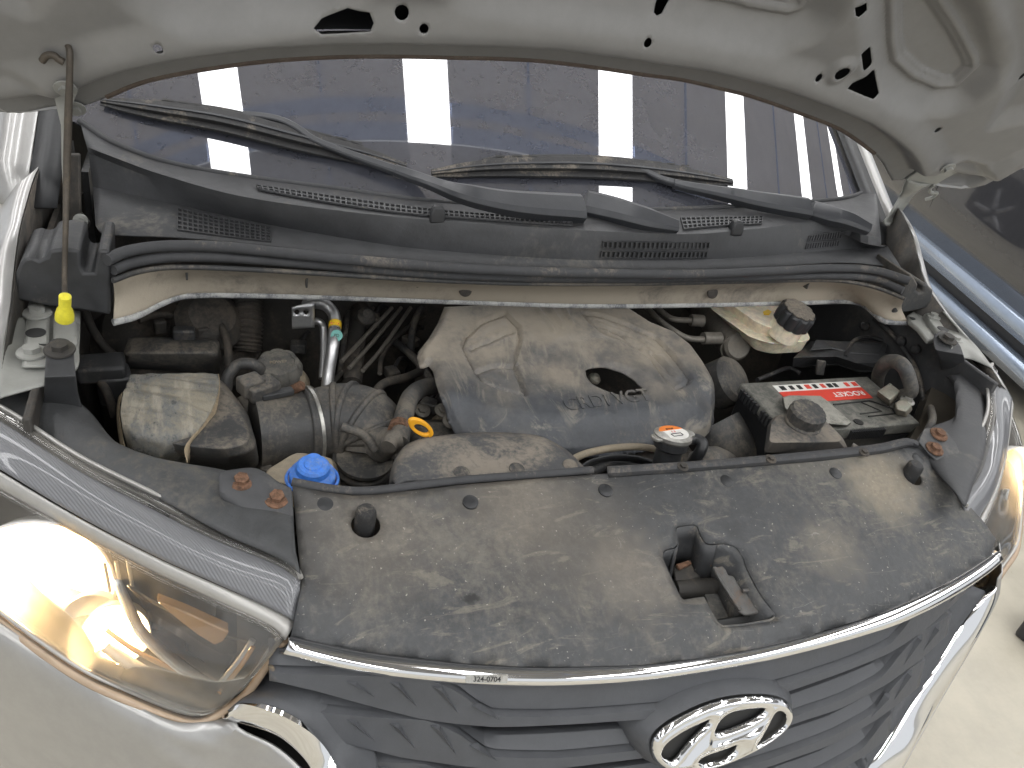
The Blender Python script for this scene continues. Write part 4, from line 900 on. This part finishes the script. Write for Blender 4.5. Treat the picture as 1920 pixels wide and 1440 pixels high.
hd = stack('lid_flap', [T('z1.004 1466,745 1480,741 1538,742 1552,752 1597,792 1590,800 1560,797 1500,790 1470,765'), T('z1.013 1468,746 1480,742 1538,743 1552,753 1595,792 1588,797 1560,795 1500,788 1472,765')], M['flap'], bat, .002)
# terminal, clamp and cable
tb = T('z1.01 1672,768')[0]
stack('terminal_cover', [T('z1.0 1643,742 1668,726 1690,742 1668,762'), T('z1.035 1645,733 1668,718 1688,733 1668,750')], M['lead'], bat, .002)
stack('terminal_clamp', [T('z1.0 1676,762 1690,752 1712,768 1700,782 1680,778'), T('z1.028 1678,756 1692,746 1710,760 1698,772 1682,768')], M['lead'], bat, .003)
bolt(T('z1.025 1701,752')[0], (0, -.1, 1), .008, M['steel'], bat); 
tube('battery_cable', T('z1.02 1690,742 z1.04 1708,735 z1.06 1706,715 z1.08 1696,690 z1.075 1680,678 z1.06 1662,680 z1.02 1648,700 z.98 1645,722'), [.012, .013, .014, .014, .013, .012], M['hose'], bat, 14, 50)
tube('earth_cable', T('z1.01 1745,765 z1.03 1748,790 z1.02 1735,815 z1.02 1715,838 z1.01 1690,850'), .007, M['hose'], bat, 10, 30)

# --- coolant tank
ct = thing('coolant_tank', 'dust coated coolant expansion tank with a ribbed screw cap in front of the battery', 'tank', (.4, .44, .9))
stack('tank', [rnd(T(q), .012, 4) for q in ('z.90 1432,856 1440,800 1455,782 1533,776 1583,826 1592,850', 'z1.0 1432,850 1440,795 1455,778 1533,774 1580,820 1592,845', 'z1.025 1442,830 1446,793 1458,778 1530,774 1572,812 1578,828')], M['shroud'], ct, .004)
pcap = T('z1.03 1506,790')[0]; axc = Vector((-.05, -.12, 1))
lathe('neck', pcap - Vector((0, 0, .02)), axc, [(.033, 0), (.031, .02), (.024, .026)], M['blackdirty'], ct, 24)
lathe('cap', pcap, axc, [(.027, 0), (.030, .004), (.030, .022), (.026, .027), (.0, .028)], M['blackdirty'], ct, 40, lobes=16, amp=.12)
tube('side_spout', T('z1.0 1595,842 z1.0 1615,850'), [.012, .008], M['shroud'], ct, 12)

# --- brake fluid reservoir
br_ = thing('brake_fluid_reservoir', 'cream translucent brake fluid reservoir with a large black lobed screw cap', 'reservoir', (.47, .75, .98))
stack('tank', [rnd(T(q), .012, 4) for q in ('z1.0 1360,560 1345,580 1414,656 1447,664 1500,661 1509,648 1490,600 1470,560', 'z1.03 1345,560 1334,580 1407,632 1447,645 1508,641 1517,636 1500,600 1480,560')], M['tank'], br_, .004)
stack('tank_lid', [rnd(T(q), .012, 4) for q in ('z1.031 1342,556 1331,578 1406,634 1447,647 1510,643 1520,636 1501,598 1482,556', 'z1.036 1342,556 1331,578 1406,632 1447,644 1510,640 1519,634 1501,598 1482,556', 'z1.037 1358,558 1352,574 1413,622 1450,634 1500,630 1508,626 1490,596 1474,558', 'z1.062 1368,556 1364,566 1418,604 1450,616 1490,612 1497,608 1488,590 1470,556')], M['tank'], br_, .004)
pc = T('z1.075 1481,606')[0]; ax = Vector((.10, -.22, 1)).normalized()
lathe('neck', pc - ax * .03, ax, [(.034, 0), (.032, .03), (.02, .034)], M['tank'], br_, 24)
lathe('cap', pc, ax, [(.033, 0), (.036, .003), (.036, .030), (.033, .034), (.0, .035)], M['blackbare'], br_, 60, lobes=10, amp=.13)
lathe('cap_disc', pc + ax * .0352, ax, [(.0315, 0), (.031, .0015), (.0, .0018)], M['discbrown'], br_, 60, lobes=10, amp=.13)
prism('caution_label', T('z1.0635 1431,584 1440,580 1447,584 1442,590 1433,589'), (0, 0, -.002), M['ltyellow'], br_, 0)
mc = thing('brake_master_cylinder', 'grey cast brake master cylinder with two metal lines under the cream reservoir', 'cylinder', (.36, .78, .98))
tube('cylinder_body', T('z.985 1380,650 z.985 1310,560'), .034, M['metaldusty'], mc, 18, sm=False); lathe('end_cap', T('z.985 1378,648')[0], (-.1, -.8, .45), [(.030, -.02), (.030, .01), (.025, .016), (0, .016)], M['metaldusty'], mc, 22)
for q in (('z1.0 1318,634 1350,634', 'z1.0 1200,560 z1.01 1230,595 1260,618 z1.0 1290,634 1335,636'), ('z1.01 1295,600 1318,602', 'z1.01 1215,560 1245,588 1262,598 z1.01 1300,601')):
    tube('fitting', T(q[0]), .013, M['metaldusty'], mc, 12); tube('brake_line', T(q[1]), .0062, M['metaldusty'], mc, 10, 40)
lathe('line_ring', T('z1.0 1329,635')[0], (1, .2, 0), [(.009, 0), (.009, .003), (.006, .003)], M['red'], mc, 14)

# --- fuse box
fb = thing('fuse_box', 'black lidded fuse box behind the battery', 'fuse box', (.65, .7, .9))
stack('box', [T('z.90 1500,690 1570,688 1612,702 1660,700 1675,660 1540,650'), T('z.985 1490,688 1568,684 1608,697 1655,696 1668,655 1525,645')], M['black'], fb, .004)
stack('lid', [T('z.987 1486,688 1568,682 1609,696 1656,694 1671,650 1520,640'), T('z1.02 1487,672 1500,670 1567,668 1607,681 1653,680 1667,640 1520,630')], M['black'], fb, .006)
prism('lid_clip', T('y.645 1534,676 1550,678 1545,705 1530,703'), (0, .006, 0), M['hose'], fb, .002)
for q in ('z1.0 1600,676 1625,655 1650,650 1672,668', 'z.99 1640,690 1660,672 1680,680 1690,702', 'z1.02 1585,668 1600,640 1630,632 1660,640', 'z.97 1500,700 1480,690 1450,700 1420,712'):
    tube('fuse_box_wire', T(q), .0045, M['rubber'], fb, 8, 30)
for px, py in ((1650, 598), (1690, 640), (1717, 655), (1622, 612)): lathe('loom_clip', T(f'x.765 {px},{py}')[0], (-1, -.3, .2), [(.010, -.004), (.010, .006), (.005, .010), (0, .010)], M['rubber'], fb, 14)
prism('fuse_lid_step', T('z1.0215 1520,655 1560,652 1600,662 1648,664 1656,645 1530,636'), (0, 0, -.004), M['black'], fb, .002)
bx_ = plate('side_tray', 'z.99 1735,694 1752,690 1790,725 1786,770 1728,792', M['black'], van, (0, 0, -.06), .004)
tube('wing_loom', T('x.765 1640,598 1670,625 1695,655 1715,690 1725,720 1733,760'), .006, M['rubber'], van, 8, 40)

# --- air filter housing with plastic film
af = thing('air_filter_box', 'black air filter housing coated in dust behind the left headlight', 'air filter', (-.64, .6, .85))
stack('housing', [rnd(T(q), .02, 4) for q in ('z.86 232,846 262,870 352,880 440,885 488,885 470,790 420,735 255,735', 'z.93 226,815 250,858 352,872 440,878 488,872 468,780 415,712 250,712', 'z.985 232,770 250,830 345,850 440,858 484,840 462,770 413,708 250,706', 'z1.0 250,765 270,820 345,835 430,842 470,825 450,765 405,712 262,710')], M['blackdirty'], af, .006)
stack('flange', [T('z.89 505,872 503,892 482,888 478,830 440,748 452,744 482,742 500,800'), T('z.905 512,866 509,886 488,882 484,826 446,744 458,740 490,738 506,796')], M['hose'], af, .003)
rb_ = stack('rear_cover', [rnd(T(q), .012, 4) for q in ('z.90 226,690 412,702 418,668 250,640', 'z.96 230,668 408,668 412,636 240,630', 'z.968 245,662 400,660 404,638 248,634')], M['blackdirty'], af, .006)
box('connector', T('z.96 190,690')[0], .07, .05, .03, M['black'], af, .1, .006); box('connector', T('z.93 215,720')[0], .05, .05, .05, M['black'], af, .2, .006)
box('filter_clip', T('z.97 345,630')[0], .035, .02, .03, M['black'], af, 0, .004)
for q in ('z.99 160,585 z.97 175,620 z.95 200,655 z.93 235,680', 'z.96 260,600 z.96 300,590 z.95 345,600 z.94 360,625', 'z.95 180,705 z.94 200,735 z.90 215,780', 'z.97 410,600 z.96 425,640 z.94 430,690'):
    tube('hose_run', T(q), .007, M['dark'], af, 10, 30)
for px, py in ((300, 612), (380, 625)): box('clip', T(f'z.96 {px},{py}')[0], .02, .015, .025, M['dark'], af, .3, .003)
film = thing('plastic_film', 'wrinkled clear plastic film wrapped round the end of the air filter housing', 'film', T('z.93 310,870')[0])
g0 = T('z1.015 244,706 263,702 330,701 407,702'); g1 = T('z1.022 232,735 258,738 330,738 411,722'); g2 = T('z1.018 226,770 252,778 320,780 402,760'); g3 = T('z1.008 230,800 252,812 310,818 378,800'); g4 = T('z.985 238,828 256,842 300,850 350,840'); g5 = T('z.945 246,857 268,866 310,874 352,869')
fm_ = loft('film_sheet', [g0, g1, g2, g3, g4, g5], M['film'], film, 70, across=70, solid=.0008)
for v in fm_.data.vertices:
    p = v.co; q = Vector((p.x * 26 + p.y * 60, p.y * 14, p.z * 18)); v.co.z += .0035 * noise.noise(q * 1.3) + .002 * noise.noise(q * 3); v.co.y -= .002 * noise.noise(q * 2.1)
e0 = T('z1.007 407,702 409,722 398,762 374,802 347,838 352,869'); e1 = T('z1.012 412,708 412,735 z1.0 405,775 z.99 395,800 z.97 375,840 z.94 354,868')
loft('film_edge', [e0, [a.lerp(b, .5) + Vector((0, 0, .004)) for a, b in zip(e0, e1)], e1], M['brown'], film, 30, across=6, solid=.0008, wob=.002)
loft('film_edge', [T('z.985 230,735 224,770 228,800 236,840 246,858'), T('z.975 222,745 219,772 222,812 230,848 236,854')], M['brown'], film, 24, across=4, solid=.0008, wob=.003)

# --- intake hose
ih = thing('air_intake_hose', 'dusty corrugated rubber air intake duct bending down from the air filter', 'hose', (-.4, .5, .85))
tube('sensor_tube', T('z.925 478,812 z.925 530,806 z.925 590,798'), [.062, .058, .056], M['hose'], ih, 28, 16, sm=False)
cl = tube('hose_cuff', T('z.925 572,800 z.925 598,797'), [.059, .062, .062, .059], M['hose'], ih, 28, 10, rings=2, ring_amp=.003)
tube('hose_clamp', T('z.925 581,799 z.925 587,798'), .0655, M['steel'], cl, 28, 4, sm=False)
lathe('clamp_screw', T('z.985 555,728')[0], (.4, -.2, .4), [(.008, -.012), (.008, .012), (.004, .016), (0, .016)], M['rust'], cl, 12)
tube('elbow', T('z.925 594,797 z.93 635,791 z.935 668,793 z.93 692,808 z.915 700,832 z.90 696,855'), [.059, .062, .063, .062, .058, .052], M['hose'], ih, 32, 80)
Pe = spline(T('z.925 594,797 z.93 635,791 z.935 668,793 z.93 692,808 z.915 700,832 z.90 696,855'), 60)
for i_ in (14, 24, 34, 43, 51):
    d_ = (Pe[i_ + 1] - Pe[i_ - 1]).normalized(); u_ = d_.orthogonal().normalized(); v_ = d_.cross(u_); r_ = float(np.interp(i_ / 59, np.linspace(0, 1, 6), [.059, .062, .063, .062, .058, .052])) - .0015
    tube('elbow_ring', [Pe[i_] + (u_ * math.cos(a) + v_ * math.sin(a)) * r_ for a in np.linspace(0, 2 * PI, 33)], .0058, M['hose'], ih, 10, 64, caps=False)
tube('elbow_rib', T('z.985 640,800 z.975 680,815 z.955 705,845'), .007, M['hose'], ih, 10)
for px, py, z in ((640, 735, .985), (700, 775, .975)): box('hose_mark', T(f'z{z} {px},{py}')[0], .03, .012, .006, M['hose'], ih, .4, .002)
tube('branch', T('z.945 712,832 z.96 730,828 z.975 745,824'), [.03, .022, .018], M['hose'], ih, 16)
tube('bellows', T('z.912 683,860 z.875 680,884 z.80 676,925'), .0435, M['bellows'], ih, 32, 120, rings=8, ring_amp=.007); lathe('bellows_top', T('z.914 684,861')[0], (0, -.1, 1), [(.044, -.004), (.044, .002), (.03, .003), (0, .003)], M['hose'], ih, 30)
se = box('airflow_sensor', T('z.995 490,728')[0], .05, .035, .025, M['blackdirty'], ih, .5, .004); box('sensor_plug', T('z1.0 470,722')[0], .035, .03, .028, M['hose'], ih, .5, .004); box('sensor_bridge', T('z.99 520,738')[0], .05, .014, .01, M['black'], ih, .3, .002)

# --- power steering reservoir
ps = thing('steering_fluid_reservoir', 'round tan fluid reservoir with a black fluted cap behind the intake duct', 'reservoir', T('z.9 525,720')[0])
pb = T('z.93 523,712')[0]; axp = Vector((-.05, -.18, 1)).normalized()
lathe('tank', pb - axp * .08, axp, [(.045, 0), (.052, .03), (.052, .07), (.044, .085), (.03, .09)], M['oldtank'], ps, 30)
lathe('cap', pb + axp * .012, axp, [(.034, 0), (.038, .004), (.038, .018), (.032, .030), (.026, .031), (.025, .029), (.0, .029)], M['capgrey'], ps, 48, lobes=8, amp=.10)
text('cap_lettering', 'POWER', .0085, pb + axp * .0415, (1, .1, 0), (0, 1, .2), M['oldtank'], ps, .0004)
tube('vapour_hose', T('z.94 424,730 z.96 428,705 z.975 445,685 z.98 470,682 z.97 486,690 z.95 490,706'), .0095, M['hose'], ps, 12, 40)

# --- washer bottle
wb = thing('washer_bottle', 'tan washer fluid bottle with a bright blue snap cap beside the radiator cover', 'bottle', (-.46, .42, .8))
pw = T('z1.03 586,890')[0]; axw = Vector((0, -.1, 1)).normalized()
stack('bottle', [rnd(T(q), .01, 3) for q in ('z.80 500,880 560,845 640,870 650,930 560,940 500,905', 'z.965 495,885 555,848 622,858 632,905 560,915 505,900')], M['oldtank'], wb, .006)
lathe('neck', pw - axw * .05, axw, [(.024, 0), (.024, .05), (.02, .05)], M['oldtank'], wb, 24)
cp = lathe('cap', pw - axw * .012, axw, [(.0285, 0), (.0295, .004), (.029, .014), (.022, .02), (.021, .028), (.018, .031), (.012, .0305), (.011, .032), (.0, .032)], M['blue'], wb, 40)
lathe('cap_tab', pw + Vector((.004, .024, .002)), axw, [(.010, 0), (.010, .006), (0, .007)], M['blue'], cp, 20); 
tube('cap_ring', [pw + Vector((math.cos(a) * .0325, math.sin(a) * .0325, -.006)) for a in np.linspace(0, 2 * PI, 25)], .0022, M['blue'], cp, 8, 60)

# --- refrigerant pipe
rp = thing('refrigerant_pipe', 'bright bare aluminium air conditioning pipes with yellow and teal tags', 'pipe', T('z.9 612,735')[0])
Pp = spline(T('z1.02 572,573 z1.03 592,568 z1.03 612,573 z1.02 626,590 z1.01 628,615 z.99 624,650 z.95 616,700 z.92 612,738'), 90)
def py_of(p):
    q = Rm.transposed() @ (p - CV); return 720 - FPX * q.y / -q.z
tube('pipe', Pp, .0105, M['alu'], rp, 16, 90)
tube('thin_pipe', T('z1.0 588,602 z1.0 600,604 z.99 606,615 z.96 607,660 z.93 604,710'), .0065, M['alu'], rp, 12, 40)
pp = T('y.80 547,577 551,576 575,570 590,568 590,614 548,617'); brk = panel('bracket', Frame(pp[0], (0, -1, 0), (1, 0, 0)), pp, [spline(T('y.80 551,585 557,580 562,585 557,591'), 14, True), spline(T('y.80 568,585 574,580 579,585 574,591'), 14, True)], .006, None, M['alu'], rp, solid=.003)
lbp = [p for p in Pp[35:] if 594 < py_of(p) < 616]; pa, pb2 = lbp[0], lbp[-1]
lb_ = tube('yellow_label', lbp, .0111, M['ltyellow'], rp, 18, 16)
d_ = (CV - pa).normalized(); ctr = pa.lerp(pb2, .5) + d_ * .0115
text('label_print', 'W1', .010, pa.lerp(pb2, .3) + d_ * .0118, (1, -.25, 0), (0, .5, .8), M['red'], rp, .0003)
text('label_print', 'R-134a', .006, pa.lerp(pb2, .8) + d_ * .0118, (1, -.25, 0), (0, .5, .8), M['inkshade'], rp, .0003)
q_ = min(Pp[35:], key=lambda p: abs(py_of(p) - 630)) + d_ * .0108 + Vector((.004, 0, 0)); lathe('teal_tag', q_, d_, [(.010, 0), (.010, .002), (0, .002)], M['teal'], rp, 24); 
text('tag_print', 'PD', .007, q_ + d_ * .0022, (1, -.25, 0), (0, .5, .8), M['inkshade'], rp, .0002)

# --- strut tower and dark pieces at the rear left
tw = thing('brake_booster', 'grimy rounded booster drum in the dark rear left corner of the bay', 'booster', (-.6, .85, .9))
lathe('drum', T('z.92 330,620')[0], (0, -.35, 1), [(.15, -.08), (.15, -.02), (.12, .01), (.06, .02), (0, .022)], M['dark'], tw, 36); lathe('drum_boss', T('z.95 390,610')[0], (.2, -.5, .8), [(.06, -.03), (.06, .02), (.04, .04), (0, .045)], M['dark'], tw, 24)
sp = tube('coil_hose', T('z.98 465,560 z.95 466,610 z.91 462,660'), .022, M['dark'], tw, 14, 120, rings=14, ring_amp=.005)

# --- radiator, cap and fan shroud
rd = thing('radiator', 'radiator with a silver pressure cap on a black filler neck and a curved fan shroud', 'radiator', (0, .36, .6))
pr = T('z1.035 1261,820')[0]; axr = Vector((.05, .20, 1)).normalized()
lathe('filler_neck', pr - axr * .09, axr, [(.022, 0), (.021, .07), (.027, .074), (.027, .088)], M['blackbare'], rd, 24)
cpr = lathe('cap', pr, axr, [(.027, -.004), (.030, 0), (.030, .005), (.024, .0075), (.0, .008)], M['steel'], rd, 40)
u_, v_, _ = Vector((1, .1, 0)).normalized(), None, None
for s in (-1, 1): stack('cap_ear', [[pr + axr * h + u_ * s * a + axr.cross(u_) * b for a, b in ((.022, -.014), (.036, -.009), (.039, 0), (.036, .009), (.022, .014))] for h in (0, .005)], M['steel'], cpr, .001)
ca_ = axr.cross(u_).normalized(); dsk = [pr + axr * .0082 + (u_ * math.cos(a) + ca_ * math.sin(a)) * .0235 for a in np.linspace(0, 2 * PI, 40, endpoint=False)]
prism('cap_label', dsk, axr * .0005, M['white'], cpr, 0)
arc = [pr + axr * .0088 + (u_ * math.cos(a) + ca_ * math.sin(a)) * .0232 for a in np.linspace(.35, PI - .35, 20)]; prism('cap_label_orange', arc, axr * .0005, M['ltorange'], cpr, 0)
for i, s in enumerate(('STOP', '1.1')): text('cap_print', s, .006 if i == 0 else .007, pr + axr * .0095 + ca_ * (.011 if i == 0 else .001), u_, ca_, M['inkshade'] if i == 0 else M['red'], cpr, .0002)
tube('cap_box_print', [pr + axr * .0092 + u_ * a + ca_ * b for a, b in ((-.009, -.005), (.009, -.005), (.009, -.013), (-.009, -.013), (-.009, -.005))], .0006, M['inkshade'], cpr, 6, 24, sm=False)
tube('overflow_hose', T('z1.02 1275,828 z1.02 1300,823 z1.02 1316,830 z1.01 1314,845 z.98 1298,868'), .0095, M['blackbare'], rd, 12, 40)
tube('upper_hose', T('z.96 1310,880 z.97 1325,872 z.95 1345,872 z.92 1370,890'), .03, M['hose'], rd, 16)
sc_ = loft('shroud_cap', [T('z1.0 733,912 737,880 748,855 z1.005 765,836 800,824 900,814 960,815 1012,821 1040,834 1065,850 1090,875 1108,893'), T('z1.03 740,906 745,880 757,857 775,840 805,830 900,821 960,822 1010,828 1038,842 1062,858 1085,880 1100,892'), T('z1.035 742,914 760,905 790,903 850,902 900,900 960,897 1010,895 1040,894 1060,893 1080,892 1095,891 1100,891')], M['shroud'], rd, 60, across=14, solid=.003)
tag(sc_, 'dusty moulded shroud lid with three round clips', None)
for px, py in ((865, 896), (968, 889), (1068, 882)): lathe('clip', onmesh(sc_, f'{px},{py - 6}', .002)[0][0], (0, -.2, 1), [(.0115, -.002), (.011, .0025), (.007, .004), (0, .004)], M['blackdirty'], sc_, 20)
fc = T('z.80 1160,960')[0]
tube('fan_shroud_ring', T('z.985 1072,862 1100,850 1150,840 1200,838 1240,845 z.97 1275,862'), .006, M['oldtank'], rd, 10, 40)
loft('fan_shroud', [T('z.985 1080,880 1105,862 1150,852 1200,855 1235,868'), T('z.93 1085,892 1110,882 1150,876 1200,878 1235,888'), T('z.88 1080,900 1110,900 1150,900 1200,900 1240,900')], M['blackbare'], rd, 30, across=8, solid=.003)
tube('fan_blade', T('z.95 1100,888 z.955 1150,866 z.95 1190,872 z.94 1225,885'), .010, M['black'], rd, 8)
prism('radiator_tank', T('z.97 560,930 1400,905 1680,880 1690,900 1400,930 560,960'), (0, 0, -.06), M['dark'], rd, .004)

# --- hood prop rod
rod = thing('hood_prop_rod', 'thin brown prop rod holding up the hood, its yellow plastic grip at the foot', 'prop rod', T('z1.12 120,600')[0])
tube('rod', T('z1.17 122,566 y.635 121,520') + T('y.655 123,430 y.685 125,330 y.70 128,220 y.705 131,120 y.708 130,92 y.725 122,84 y.735 112,90 y.74 110,100'), [.0034, .0034, .0036, .0046, .0048, .004, .0036], M['rodmetal'], rod, 10, 60)
gb = T('z1.14 121,598')[0]; gt = T('z1.178 122,556')[0]
lathe('grip', gb, gt - gb, [(.0112, 0), (.0112, .008), (.0095, .016), (.0072, .021), (.0072, .040), (.005, .041)], M['yellow'], rod, 24)
tube('hood_clip', [p for p, n_ in onmesh(hood, '82,108 90,98 104,98 114,106 124,112', .007)], .0045, M['rodmetal'], rod, 8)
pl_ = T('y.765 96,147 106,143 140,146 147,152 148,163 138,192 131,232 127,290 124,340 117,345 115,300 114,235 103,190'); prism('hinge_arm', pl_, (0, .004, 0), M['bay'], van, .001)
prism('pillar_bracket', T('y.98 80,207 90,208 104,214 104,232 88,235 86,252 82,250 80,236'), (0, .02, 0), M['bay'], van, .002)
prism('hinge_foot', T('y.86 117,290 150,290 152,400 168,418 168,428 140,436 118,432'), (0, .01, 0), M['dark'], van, .003); bolt(T('y.855 151,414')[0], (0, -1, .3), .0062, M['bay'], van)

# ------------------------------------------------------------------ the car parked on the right
pcar = thing('parked_car', 'dark grey car parked on the right with a pale reflection coloured onto its lower door ledge', 'car', (3.2, 2.4, 0))
d0 = Vector((.06, 1, 0)).normalized(); n0 = Vector((-1, .06, 0)).normalized(); base = T('k 1920,600')[0]; qb = T('k 1715,430')[0]; zb0 = base.z; sl_ = (qb.z - base.z) / (qb - base).dot(d0); base.z = zb0 - .44
prof_ = [(.02, .20), (.035, .25), (.03, .285), (.0, .30), (.0, .355), (.03, .365), (.035, .41), (.025, .44), (.012, .455), (.004, .7), (-.008, .98), (-.10, 1.06), (-.25, 1.35), (-.45, 1.5)]
def strip(i, j, name, m, parent, y0=-3.2, y1=1.9, n_=2, **k):
    rows = [[base + d0 * t + n0 * a + Vector((0, 0, z + sl_ * t)) for t in np.linspace(y0, y1, n_)] for a, z in prof_[i:j]]
    vs, fs = grid(rows); return make(name, vs, fs, m, parent, 30, solid=.004, **k)
body = strip(8, 14, 'body', M['carpaint'], pcar, n_=20); strip(3, 6, 'door_cladding', M['carlow'], pcar); strip(5, 9, 'ledge_reflection', M['carledge'], pcar); strip(0, 4, 'sill', M['carledge'], pcar)  # ledge and sill have their bright reflection painted as a pale blue
g_ = T('k.004 1762,340 1745,390 1722,437'); tube('door_gap', [p + n0 * .004 for p in g_], .004, M['inkshade'], pcar, 6)
for t in (-1.6, 1.15):
    wc = Vector((base.x, base.y, 0)) + d0 * (t - .8) + Vector((0, 0, .33)) + n0 * -.10
    wh = lathe('wheel', wc, n0, [(.2, -.1), (.32, -.1), (.33, .02), (.32, .08), (.21, .085)], M['tyre'], pcar, 36); lathe('rim', wc + n0 * .07, n0, [(.21, 0), (.2, .01), (.06, .0), (0, .005)], M['rim'], wh, 36)
base.z = 0
box('undertray', base + d0 * -.6 - n0 * .9 + Vector((0, 0, .26)), 1.7, 5.0, .1, M['inkshade'], pcar, -.06, 0)
# small dark case on the floor at the right edge
cs_ = T('z.06 1912,1180')[0] + Vector((.075, -.02, 0))
bg = thing('tool_case', 'small black case standing on the pale floor at the right edge', 'case', (cs_.x, cs_.y, 0))
box('case_body', (cs_.x + .06, cs_.y, .06), .16, .14, .12, M['black'], bg, .3, .01); tube('handle', [Vector((cs_.x + .02, cs_.y, .12)), Vector((cs_.x + .04, cs_.y, .15)), Vector((cs_.x + .09, cs_.y, .15)), Vector((cs_.x + .11, cs_.y, .12))], .006, M['black'], bg, 8)
